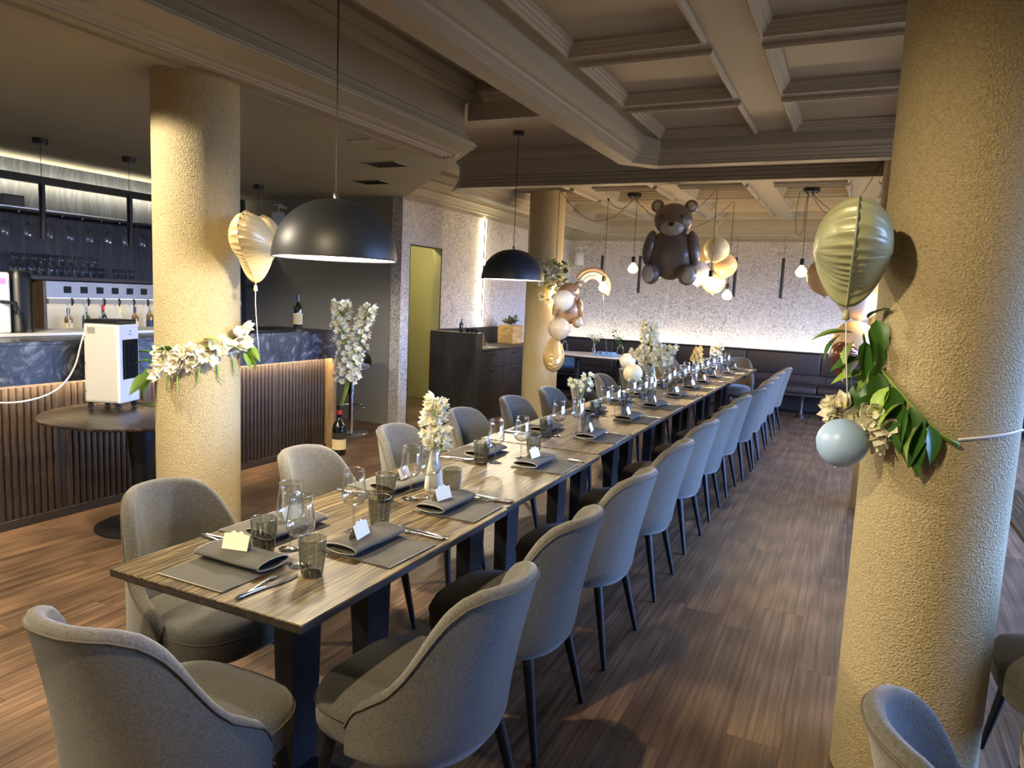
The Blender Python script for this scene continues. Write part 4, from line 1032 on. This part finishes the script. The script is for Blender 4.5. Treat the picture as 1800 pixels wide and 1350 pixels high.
bulb_pendant((-1.46, 9.20, ZC), 1.76, c1, 'lowest glowing bare bulb, under the hanging balloon bunch', .35)
bulb_pendant((C2[0]-.03, C2[1], ZC-.045), 2.03, None, 'glowing bare bulb left of the sage heart, straight below its canopy')
bulb_pendant((.185, 6.15, ZU), 1.775, c2, 'glowing bare bulb half hidden by the lower edge of the sage heart', .45, power=7)
bulb_pendant((.32, 9.0, ZC), 1.9, c2, 'bare bulb hidden behind the nearest column', .25)
t = thing('slack_cord', 'slack loop of black cord below the canopy near the sage heart', 'cord', (C2[0]-.12, C2[1], ZC))
MB().tube([(.04, 0, -.01), (.0, 0, -.05), (-.02, 0, -.3), (.0, 0, -.47), (.04, 0, -.5), (.07, 0, -.45), (.07, 0, -.2), (.09, 0, -.05)], .0032, 6).build('cord', 'black_metal', t, 180)

def downlight(x, y, z, label, power, size, blend, color=NEUT, rot=(0, 0, 0)):
    t = thing('downlight', label, 'lamp', (x, y, z), 0, 'ceiling downlights')
    MB().lathe([(.032, -.004), (.048, -.006), (.050, 0), (.032, 0), (.030, .0)], 24).build('ring', 'shade_black', t, 40)
    MB().lathe([(0, -.003), (.032, -.003)], 20).build('lens', 'lamp_disc', t)
    lamp('downlight_beam', 'SPOT', (0, 0, -.03), power, color, .03, rot, t, spot_size=R(size), spot_blend=blend)
downlight(-3.85, 1.55, ZA, 'small ceiling downlight over the end of the bar aisle', 130, 162, .12)
downlight(-1.16, .25, ZC, 'small ceiling downlight between the coffers over the aisle', 120, 170, .3, (1.0, .80, .50))
downlight(-3.85, -.6, ZA, 'added small ceiling downlight, unseen, out of view to the left', 90, 160, .3)  # guessed lamp outside the view, added for extra light

# ================================================================== THE BAR
def bar():
    y0, y1 = YF+.3, 5.69
    t = thing('bar_counter', 'long bar with dark veined stone top and fluted brown front', 'bar counter', (0, 0, 0))
    MB().rbox(-5.40, -4.598, y0, y1, 1.168, 1.192, .003, 1).build('stone_top', 'dark_stone', t)
    MB().box(-4.630, -4.600, y0, y1, .925, 1.168).build('stone_apron', 'dark_stone', t)
    MB().box(-5.36, -4.72, y0+.02, y1-.03, .0, 1.168).build('carcass', 'dark_wood', t)
    MB().box(-4.72, -4.688, y0, y1-.03, 0, .055).build('plinth', 'edge_wood', t)
    MB().box(-4.645, -4.631, y0, y1-.08, .95, .965).build('light_strip', 'led_bar_under', t)
    MB().box(-4.75, -4.604, y1-.055, y1-.012, .0, .925).build('end_post', 'trim_oak', t)
    MB().box(-5.40, -4.601, y1-.012, y1, 0, 1.168).build('end_panel', 'dark_wood', t)
    n = 8; pr = [(-.0, -.0195)]+[(.017*math.sin(PI*k/n), -.0195*math.cos(PI*k/n)) for k in range(1, n)]+[(0, .0195)]
    sl = MB().prism(pr, .055, .895).mesh('slat', 'slat_wood', 45)
    k = 0; y = y1-.10
    while y > 1.2:
        if k % 15 != 14: put('slat', sl, t, (-4.72, y, 0))
        y -= .044; k += 1
    mb = MB()
    while y > y0: mb.prism([(-4.72+a, y+b) for a, b in pr], .055, .895); y -= .044
    o = mb.build('slat_run', 'slat_wood', t); o['kind'] = 'stuff'
bar()
tag(MB().rbox(-5.22, -4.74, 4.72, 5.24, 1.1925, 1.206, .004, 1).build('bar_tray', 'black_plastic'), 'flat black tray lying on the bar top behind the garlanded column', 'tray')
def bottle(name, label, loc, h, r, mat, lab=None, cap=None, group=None, cat='bottle', sc_=1):
    t = thing(name, label, cat, loc, 0, group)
    MB().lathe([(0, 0), (r, 0), (r*1.02, h*.02), (r*1.02, h*.58), (r*.9, h*.66), (r*.42, h*.74), (r*.36, h*.80), (r*.36, h*.97), (r*.42, h*.975), (r*.42, h), (0, h)], 18).build('body', mat, t, 50)
    if lab: MB().lathe([(r*1.035, h*.14), (r*1.035, h*.46)], 18).build('label', lab, t, 180)
    if cap: MB().lathe([(r*.43, h*.80), (r*.45, h*1.003), (0, h*1.003)], 12).build('capsule', cap, t, 50)
    return t
bottle('wine_bottle', 'dark wine bottle with cream label and blue capsule standing on the bar', (-4.93, 5.48, 1.1925), .335, .043, 'bottle_glass', 'label_cream', 'cap_blue')
tag(MB().rbox(-5.39, -4.98, 2.2, 4.3, 1.1925, 1.214, .004, 1).build('glare_strip', 'marble_white'), 'white strip standing in for glare on the bar top behind the air cooler', 'ledge')  # bright glare on the dark stone top, built as a white strip
def coffee_machine():
    t = thing('coffee_machine', 'white and black coffee machine with a red display at the bar', 'coffee machine', (-5.18, 2.87, 1.2145))
    MB().rbox(-.16, .14, -.32, .02, 0, .40, .015).build('body', 'white_plastic', t)
    MB().lathe([(.0, .0), (.085, 0), (.085, .02), (.080, .03), (.080, .36), (.06, .41), (0, .425)], 28).xf(Matrix.Translation((.05, .12, 0))).build('canister', 'black_plastic', t, 50)
    MB().box(.141, .145, -.09, -.015, .325, .36).build('display', 'red_display', t)
    MB().tube([(.12, -.06, .21), (.19, .02, .20), (.19, .03, .13)], .012, 8).build('spout', 'black_plastic', t, 60)
coffee_machine()

# back bar
GN = [0]
def back_bar():
    t = thing('linear_light', 'black linear light bar washing the panelled wall behind the bar', 'lamp', (-7.10, 0, 2.50))
    MB().box(-.03, .03, -1.5, 6.6, -.035, .035).build('housing', 'black_metal', t)
    MB().box(-.045, -.03, -1.5, 6.6, -.03, .03).build('light_strip', 'led_bar', t)
    MB().box(-.2, -.04, 3.0, 3.03, -.01, .01).box(-.2, -.04, 6.0, 6.03, -.01, .01).build('bracket', 'black_metal', t)
    s = thing('glass_rack', 'dark hanging shelf with upturned stem glasses behind the bar', 'shelf', (-7.1, 0, 2.2))
    MB().rbox(-.2, .14, 0, 6.9, -.018, .018, .003, 1).build('board', 'edge_wood', s)
    MB().box(.141, .145, 0, 6.9, .006, .018).build('edge_strip', 'steel', s)
    for k in range(18): MB().box(-.18, .12, 2.9+.2*k-.004, 2.9+.2*k+.004, -.03, -.018).build('rail', 'steel', s)
    def hung():
        h = thing('hanging_glass', '', 'wine glass')
        MB().lathe([(.034, 0), (.034, -.003), (.004, -.008), (.0035, -.08), (.02, -.088), (.04, -.12), (.033, -.21)], 14).build('glass', 'clear_glass', h, 180); return h
    hp = None
    for k in range(14):
        lab = 'upturned wine glass, %s from the left in the rack behind the bar' % (ORD[k] if k < 13 else 'last')
        if hp is None: hp = hung(); hp.location = (-7.02, 3.0+.2*k, 2.166); hp['label'] = lab; hp['group'] = 'glasses hanging in the bar rack'
        else: dup(hp, (-7.02, 3.0+.2*k, 2.166), 0, lab, 'glasses hanging in the bar rack')
    tag(MB().rbox(-7.2, -7.05, 4.0, 4.2, 2.2185, 2.33, .01).build('speaker_box', 'black_plastic'), 'small black box on top of the glass rack shelf', 'box')
    # lower shelf with rows of glasses
    s2 = thing('glass_shelf', 'dark shelf carrying rows of drinking glasses above the wine dispenser', 'shelf', (-7.1, 0, 1.585))
    MB().rbox(-.2, .18, 0, 6.9, -.02, .02, .003, 1).build('board', 'edge_wood', s2)
    gp = None
    for (y, z, n) in [(4.04+.085*k, 0, 1) for k in range(11)]+[(4.06+.085*k, .101, 1) for k in range(10)]+[(5.06, 0, 1), (5.15, 0, 1), (5.24, 0, 1)]:
        for xx in (-7.0,):
            GN[0] += 1; q_ = GN[0]; lab = 'clear drinking glass, %s from the left %s' % ((ORD[q_-1], 'in the lower row on the bar shelf') if q_ < 12 else (ORD[q_-12], 'in the upper row on the bar shelf') if q_ < 22 else (ORD[q_-22], 'in the trio apart on the bar shelf'))
            if gp is None:
                gp = thing('bar_glass', lab, 'glass', (xx, y, 1.606), 0, 'glasses on the back bar shelf')
                MB().lathe([(0, 0), (.026, 0), (.034, .098), (.032, .098), (.025, .008), (0, .008)], 16).build('glass', 'clear_glass', gp, 180)
            else: dup(gp, (xx, y, 1.606+z), 0, lab, 'glasses on the back bar shelf')
    # wine dispenser
    d = thing('wine_dispenser', 'steel wine dispenser with a row of black square displays', 'dispenser', (-7.28, 4.25, 0))
    Y1 = 2.35
    MB().box(.0, .42, 0, Y1, 1.40, 1.555).build('head', 'steel_brushed', d)
    MB().box(.0, .02, 0, Y1, 1.02, 1.40).build('back_panel', 'wall_tile', d)
    MB().box(.0, .42, -.03, 0, .98, 1.555).build('side_panel', 'trim_oak', d)
    MB().box(.0, .42, Y1, Y1+.03, .98, 1.555).build('side_panel', 'trim_oak', d)
    MB().box(.0, .46, 0, Y1, .985, 1.02).build('drip_tray', 'marble_white', d)
    MB().box(.40, .45, 0, Y1, 1.345, 1.395).build('tap_rail', 'wall_tile', d)
    MB().box(.05, .38, .02, Y1-.02, 1.392, 1.398).build('light_strip', 'led_cavity', d)
    dm = MB().box(.42, .426, -.035, .035, -.032, .032).mesh('display', 'rubber')
    hm = MB().tube([(.40, 0, .0), (.42, 0, -.05), (.41, .01, -.16), (.36, .05, -.30), (.33, .09, -.33)], .007, 6).mesh('hose', 'cable_white', 180)
    tm = MB().tube([(.45, 0, .03), (.47, .0, 0), (.45, 0, -.04)], .008, 6).mesh('tap', 'black_plastic', 180)
    for k in range(12):
        y = .20+.165*k
        put('display', dm, d, (0, y, 1.48)); put('hose', hm, d, (0, y, 1.36)); put('tap', tm, d, (0, y+.02, 1.37))
    mats = ['amber_glass', 'green_glass', 'bottle_glass', 'clear_glass', 'amber_glass']; caps = ['label_cream', 'cap_blue', 'label_grey', 'cap_red']
    words = ['amber', 'green', 'black', 'clear', 'amber']
    for k in range(11):
        y = 4.62+.185*k
        bottle('spirit_bottle', '%s glass bottle, %s from the left inside the wine dispenser' % (words[k % 5], ORD[k]), (-7.12, y, 1.021), .27+.02*(k % 3), .036, mats[k % 5], caps[k % 4], caps[(k+1) % 4], 'bottles in the wine dispenser')
    tag(MB().box(XB+.001, -6.75, YF+.5, 6.9, 0, .98).build('back_counter', 'edge_wood'), 'dark low back counter behind the bar', 'counter')
back_bar()

# air cooler on the round table
def cooler():
    t = thing('air_cooler', 'white portable air cooler with black louvred front on the round table', 'air cooler', (-4.42, 3.13, .753), R(22)); t.scale = (.86, .88, 1)
    # local: front faces +X, side with the label faces -Y
    MB().rbox(-.115, .145, -.125, .125, .045, .56, .018, 2).build('body', 'beige_plastic', t)
    MB().rbox(.135, .165, -.125, .125, .045, .557, .010, 2).build('front_shell', 'white_plastic', t)
    MB().rbox(-.11, .155, -.12, .12, .558, .585, .008, 1).build('top_panel', 'black_plastic', t)
    MB().box(.164, .168, -.085, .105, .20, .46).build('vent_frame', 'black_plastic', t)
    lv = MB().prism([(0, -.003), (.010, -.007), (.012, -.004), (.004, .003)], .205, .455).mesh('louvre', 'rubber')
    for k in range(9): put('louvre', lv, t, (.168, -.072+.0205*k, 0))
    MB().box(.1655, .1665, .02, .024, .09, .17).build('level_window', 'label_grey', t)
    MB().box(-.08, -.02, -.1262, -.1253, .495, .535).build('rating_label', 'label_grey', t)
    MB().box(.1655, .1665, .012, .02, .505, .52).build('emblem', 'black_plastic', t)
    for k in range(6): MB().box(.1655, .1665, -.008+.008*k, -.004+.008*k, .488, .494).build('lettering', 'label_grey', t)
    for sx in (-.085, .13):
        for sy in (-.10, .10):
            c = MB().lathe([(0, -.011), (.021, -.011), (.021, .011), (0, .011)], 14).xf(Matrix.Translation((sx, sy, .0215)) @ Euler((R(90), 0, .5)).to_matrix().to_4x4()).build('caster', 'rubber', t, 40)
            MB().box(sx-.012, sx+.012, sy-.012, sy+.012, .030, .047).build('caster_fork', 'black_plastic', c)
    for k in (.12, .30, .47): MB().ball((-.10, -.1252, k), .005, 8, 6).build('screw', 'chrome', t)
    c = MB().tube(round_path([(-4.56, 3.10, 1.31), (-4.57, 3.05, 1.2), (-4.57, 3.0, 1.0), (-4.56, 2.86, .86), (-4.55, 2.6, .82), (-4.55, 2.35, .88), (-4.56, 2.1, 1.0), (-4.57, 2.0, 1.2)]), .006, 8).build('power_cable', 'cable_white', None, 180)
    tag(c, 'white power cable looping from the air cooler towards the bar', 'cable')
cooler()

# bar stool
t = thing('bar_stool', 'chrome bar stool with grey shell seat behind the flower branches', 'stool', (-5.02, 6.45, 0))
MB().lathe([(0, .03), (.05, .03), (.19, .014), (.20, .006), (.20, 0), (0, 0)], 32).build('base', 'chrome', t, 50)
MB().lathe([(.028, .02), (.028, .46), (.0, .46)], 16).build('column', 'chrome', t, 50)
MB().lathe([(.04, .44), (.04, .72), (0, .72)], 16).build('sleeve', 'steel', t, 50)
MB().tube([(.16*math.cos(a), .16*math.sin(a), .30) for a in [2*PI*k/24*.6 for k in range(25)]], .010, 6).build('footrest', 'chrome', t, 180)
MB().lathe([(0, .72), (.17, .725), (.20, .75), (.20, .77), (.17, .78), (0, .77)], 28).build('seat', 'fabric', t, 60)
MB().grid(lambda u, v: (.2*math.cos(PI*(.15+.7*u))*(1+.08*v), .2*math.sin(PI*(.15+.7*u))*(1+.08*v), .76+.14*v*math.sin(PI*u)), 14, 5).build('backrest', 'piping', t, 180)

# ================================================================== WALL-SIDE FURNITURE
def sideboard():
    t = thing('tall_cabinet', 'tall dark end cabinet of the sideboard, next to the olive doorway', 'cabinet', (-4.82, 7.75, 0))
    MB().box(0, .66, .0, .17, 0, 1.115).build('body', 'cabinet_wood', t); MB().rbox(-.0, .665, -.004, .175, 1.115, 1.135, .002, 1).build('top', 'edge_wood', t)
    y = 7.922
    for k in range(3):
        u = thing('sideboard_unit', ['dark sideboard unit with drawer and door beside the tall cabinet', 'dark sideboard unit second from the tall cabinet', 'dark sideboard unit behind the stucco column'][k], 'cabinet', (-4.82, y, 0), 0, 'dark sideboard units')
        MB().box(0, .645, .001, .619, .0, .905).build('body', 'cabinet_wood', u)
        for (n_, z0, z1) in (('drawer', .69, .90), ('door', .08, .685)):
            dr = MB().rbox(.645, .663, .004, .616, z0, z1, .002, 1).build(n_, 'cabinet_wood', u)
            MB().tube([(.663, .22, z1-.045), (.685, .23, z1-.045), (.685, .39, z1-.045), (.663, .40, z1-.045)], .006, 6).build('handle', 'black_metal', dr, 180)
        y += .62
    tag(MB().rbox(-4.83, -4.145, 7.922, 9.785, .9055, .93, .003, 1).build('continuous_worktop', 'edge_wood'), 'dark continuous worktop on the low sideboard units', 'worktop')
    MBX = MB().rbox(-4.83, -4.80, 7.93, 9.785, .9305, 1.15, .003, 1).build('splashback', 'cabinet_wood'); tag(MBX, 'dark upstand panel along the wall behind the sideboard worktop', 'panel')
    w_ = thing('wooden_box', 'brown wooden wine box standing on the sideboard against the tall cabinet', 'box', (-4.40, 8.02, .9305)); MB().rbox(-.2, .22, -.09, -.03, 0, .20, .003, 1).build('body', 'box_wood', w_); MB().box(-.18, .2, -.095, -.09, .02, .18).build('lid', 'box_wood', w_)
    w2 = thing('wooden_box', 'light pine box with a dried flower arrangement beside the column', 'box', (-4.50, 9.42, .9305)); MB().rbox(-.12, .12, -.17, .17, 0, .26, .003, 1).build('body', 'box_wood', w2)
    p = thing('dried_arrangement', 'dark dried flower arrangement rising from the light pine box', 'plant', (-4.50, 9.42, 1.191))
    for k in range(26): add_leaf(p, (fr.uniform(-.06, .06), fr.uniform(-.08, .08), fr.uniform(0, .05)), (fr.uniform(-1, 1), fr.uniform(-1, 1), fr.uniform(.4, 1.5)), fr.uniform(1.2, 2.0), 'leaf_dry')
    bottle('small_bottle', 'small dark bottle on top of the tall cabinet', (-4.42, 7.83, 1.1355), .16, .026, 'bottle_glass')
    for k in range(3):
        c = MB().lathe([(0, 0), (.022, 0), (.024, .055), (.022, .055), (.02, .004), (0, .004)], 14).build('shot_cup', 'bottle_glass', None, 60, (-4.33+.062*k, 7.83, 1.1355)); tag(c, 'small dark cup, %s in the row on the tall cabinet' % ORD[k], 'cup', 'dark cups on the tall cabinet')
    d = thing('glass_decanter', 'round glass decanter on a white cloth on the sideboard worktop', 'decanter', (-4.28, 8.16, .9305))
    MB().lathe([(0, 0), (.05, 0), (.065, .03), (.055, .07), (.025, .10), (.02, .14), (.026, .15)], 18).build('body', 'clear_glass', d, 180); MB().ball((0, 0, .05), (.045, .045, .02), 12, 8).build('contents', 'amber_glass', d, 180)
    tag(MB().grid(lambda u, v: (-4.30+.14*u, 8.26+.14*v, .9312+.006*abs(math.sin(7*u+5*v))), 8, 8).build('cloth', 'marble_white', None, 180), 'crumpled white cloth on the sideboard worktop', 'cloth')
sideboard()
t = thing('wall_light', 'tall vertical light strip on the papered wall above the sideboard', 'lamp', (XW, 9.13, 0))
MB().box(.030, .042, -.040, -.021, 1.2, 2.66).box(.030, .042, .021, .040, 1.2, 2.66).build('profile', 'trim_oak', t); MB().box(.004, .036, -.02, .02, 1.2, 2.66).build('light_strip', 'led_vertical', t)

def banquette():
    def run(root_label, M, ln, legs):
        """local: X along the wall, seat towards -Y, wall side at Y=0"""
        t = thing('banquette', root_label, 'bench'); t.matrix_world = M
        n = max(1, round(ln/1.15)); s = ln/n
        for k in range(n):
            MB().rbox(k*s+.002, (k+1)*s-.002, -1.28, -.62, .36, .465, .03, 3).build('seat_cushion', 'leather', t, 60)
            MB().rbox(k*s+.002, (k+1)*s-.002, -.62, -.47, .585, .925, .02, 3).build('back_cushion', 'leather', t, 60)
            b = MB().rbox(k*s+.01, (k+1)*s-.01, -.605, -.50, .47, .58, .004, 1).build('base_panel', 'banquette_wood', t)
            MB().tube([(k*s+.1, -.607, .49), ((k+1)*s-.1, -.607, .49), ((k+1)*s-.1, -.607, .565), (k*s+.1, -.607, .565), (k*s+.1, -.607, .49)], .006, 5).build('panel_moulding', 'banquette_wood', b)
        MB().box(0, ln, -.60, -.44, .02, .60).build('back_board', 'banquette_wood', t)
        MB().rbox(0, ln, -1.27, -.5, .325, .36, .004, 1).build('seat_frame', 'banquette_wood', t)
        MB().rbox(0, ln, -.63, -.43, .925, .94, .004, 1).build('cap_rail', 'black_metal', t)
        for x in legs:
            MB().lathe([(.055, 0), (.055, .03), (.035, .05), (.022, .12), (.03, .2), (.022, .27), (.05, .325)], 14).build('leg', 'banquette_wood', t, 40, (x, -1.20, 0))
        MB().box(.02, ln-.02, -.20, -.15, .845, .855).build('light_strip', 'led_warm', t)
        MB().box(.0, ln, -.44, -.002, .80, .845).build('ledge', 'banquette_wood', t)
    run('dark leather banquette along the papered back wall, lit from behind', Matrix.Translation((XW+.003, YB-.003, 0)), XR-XW-.01, [.15+1.02*k for k in range(9)])
banquette()

def far_corner():
    t = thing('oval_table', 'pale oval table in front of the banquette with vases on it', 'table', (-3.62, 10.85, 0))
    pl = [( .72*math.copysign(abs(math.cos(a))**.8, math.cos(a)), .36*math.copysign(abs(math.sin(a))**.8, math.sin(a))) for a in [2*PI*k/40 for k in range(40)]]
    MB().prism(pl, .725, .75).build('tabletop', 'marble_white', t); MB().prism([(x*.97, y*.97) for x, y in pl], .70, .725).build('underside', 'edge_wood', t)
    for x in (-.35, .35):
        MB().lathe([(.045, .03), (.045, .70)], 14).build('leg', 'black_metal', t, 40, (x, 0, 0)); MB().lathe([(0, .025), (.2, .02), (.21, 0), (0, 0)], 24).build('base', 'black_metal', t, 40, (x, 0, 0))
    v = thing('flower_vase', 'small clear bottle with feathery dried sprigs on the oval table', 'vase', (-3.72, 10.9, .7505)); vase_bottle(v, .17, r=.03)
    for k in range(4): spike(v, [(0, 0, .1), (-.02+.02*k, 0, .2), (-.12+.08*k, .02*k, .32)], 9, .02, .03, FL['petal_cool'], .6, 'stem', stem_r=.002, start=.55)
    v = thing('flower_vase', 'clear looped-ribbon vase with dark green leaves on the oval table', 'vase', (-3.30, 10.95, .7505))
    MB().tube([(.05*math.sin(a), .02*math.sin(2*a), .085-.08*math.cos(a)) for a in [2*PI*k/24 for k in range(25)]], .010, 8, False).build('vase', 'clear_glass', v, 180)
    for k in range(5):
        e = (fr.uniform(-.18, .2), fr.uniform(-.05, .05), fr.uniform(.27, .42)); MB().tube([(0, 0, .1), (e[0]*.4, 0, .22), e], .002, 5).build('stem', 'leaf', v)
        for q in range(6): f_ = .45+.1*q; add_leaf(v, (e[0]*f_, e[1]*f_, .1+(e[2]-.1)*f_), (fr.uniform(-1, 1), fr.uniform(-.6, .3), fr.uniform(-.2, .8)), .75, 'leaf')
    v = thing('glass_jar', 'clear swirled glass ornament at the column end of the oval table', 'vase', (-4.20, 10.85, .7505))
    MB().tube([(.045*math.sin(a), .02*math.sin(2*a), .09-.085*math.cos(a)) for a in [2*PI*k/24 for k in range(25)]], .012, 8, False).build('loop', 'clear_glass', v, 180)
    b = thing('blue_bundle', 'pale blue ruffled tissue bundle lying on the oval table', 'bundle', (-3.45, 10.66, .7505))
    MB().rbox(-.17, .17, -.09, .09, 0, .035, .01, 1).build('tray', 'blue_stuff', b)
    for k in range(16): MB().ball((fr.uniform(-.14, .14), fr.uniform(-.06, .06), .045), (.035, .03, .022), 9, 6, lambda d: 1+.18*math.sin(11*d.x+7*d.y)).build('ruffle', 'blue_stuff', b, 60)
    f = thing('framed_panel', 'blue framed panel low down behind the golden heart balloon', 'panel', (-4.30, 11.30, .42))
    MB().box(-.18, .18, -.01, .0, .05, .26).build('panel', 'blue_stuff', f)
    MB().box(-.2, .2, -.02, .005, .03, .07).box(-.2, .2, -.02, .005, .24, .28).box(-.2, -.16, -.02, .005, .07, .24).box(.16, .2, -.02, .005, .07, .24).build('frame', 'blue_frame', f)
far_corner()

# small things on walls and ceilings
def wall_speaker(label, loc, rz, s=1.0):
    t = thing('wall_speaker', label, 'speaker', loc, rz, 'white wall speakers')
    MB().lathe([(0, -.12), (.07, -.115), (.085, -.10), (.085, .10), (.07, .115), (0, .12)], 24).build('body', 'white_plastic', t, 50)
    MB().tube([(0, 0, .11), (0, .0, .17), (0, 0, .20)], .009, 8).build('stem', 'white_plastic', t); MB().box(-.06, .06, -.02, .02, .195, .21).build('mount', 'white_plastic', t); MB().box(-.015, .015, 0, .14, .17, .195).build('bracket', 'white_plastic', t)
wall_speaker('white cylindrical speaker above the bar beside the large dome lamp', (-6.60, 6.98, 2.40), 0)
wall_speaker('white cylindrical speaker in the far corner left of the rainbow balloon', (-4.62, 12.44, 2.33), 0)
for i, (x, y, sx, sy) in enumerate(((-3.36, 4.56, .13, .17), (-3.80, 5.30, .17, .12), (-4.55, 6.12, .17, .12))):
    v = thing('ceiling_vent', ['square ceiling vent by the end of the ceiling trim', 'louvred ceiling vent between the other two over the bar end', 'ceiling vent farthest over the bar end, above the dome lamp'][i], 'vent', (x, y, ZA-.001), 0, 'vents in the bar ceiling')
    MB().box(-sx, sx, -sy, -sy+.012, -.006, 0).box(-sx, sx, sy-.012, sy, -.006, 0).box(-sx, -sx+.012, -sy, sy, -.006, 0).box(sx-.012, sx, -sy, sy, -.006, 0).build('frame', 'paint_bar', v)
    MB().box(-sx+.012, sx-.012, -sy+.012, sy-.012, -.002, -.0005).build('plate', 'paint_bar', v)
    if i:
        for k in range(6): MB().box(-sx+.02, sx-.02, -sy+.03+.035*k, -sy+.036+.035*k, -.007, -.002).build('slat', 'edge_wood', v)
lamp('passage_light', 'POINT', (-5.35, 7.9, 2.5), 38, (1.0, .92, .7), .08)
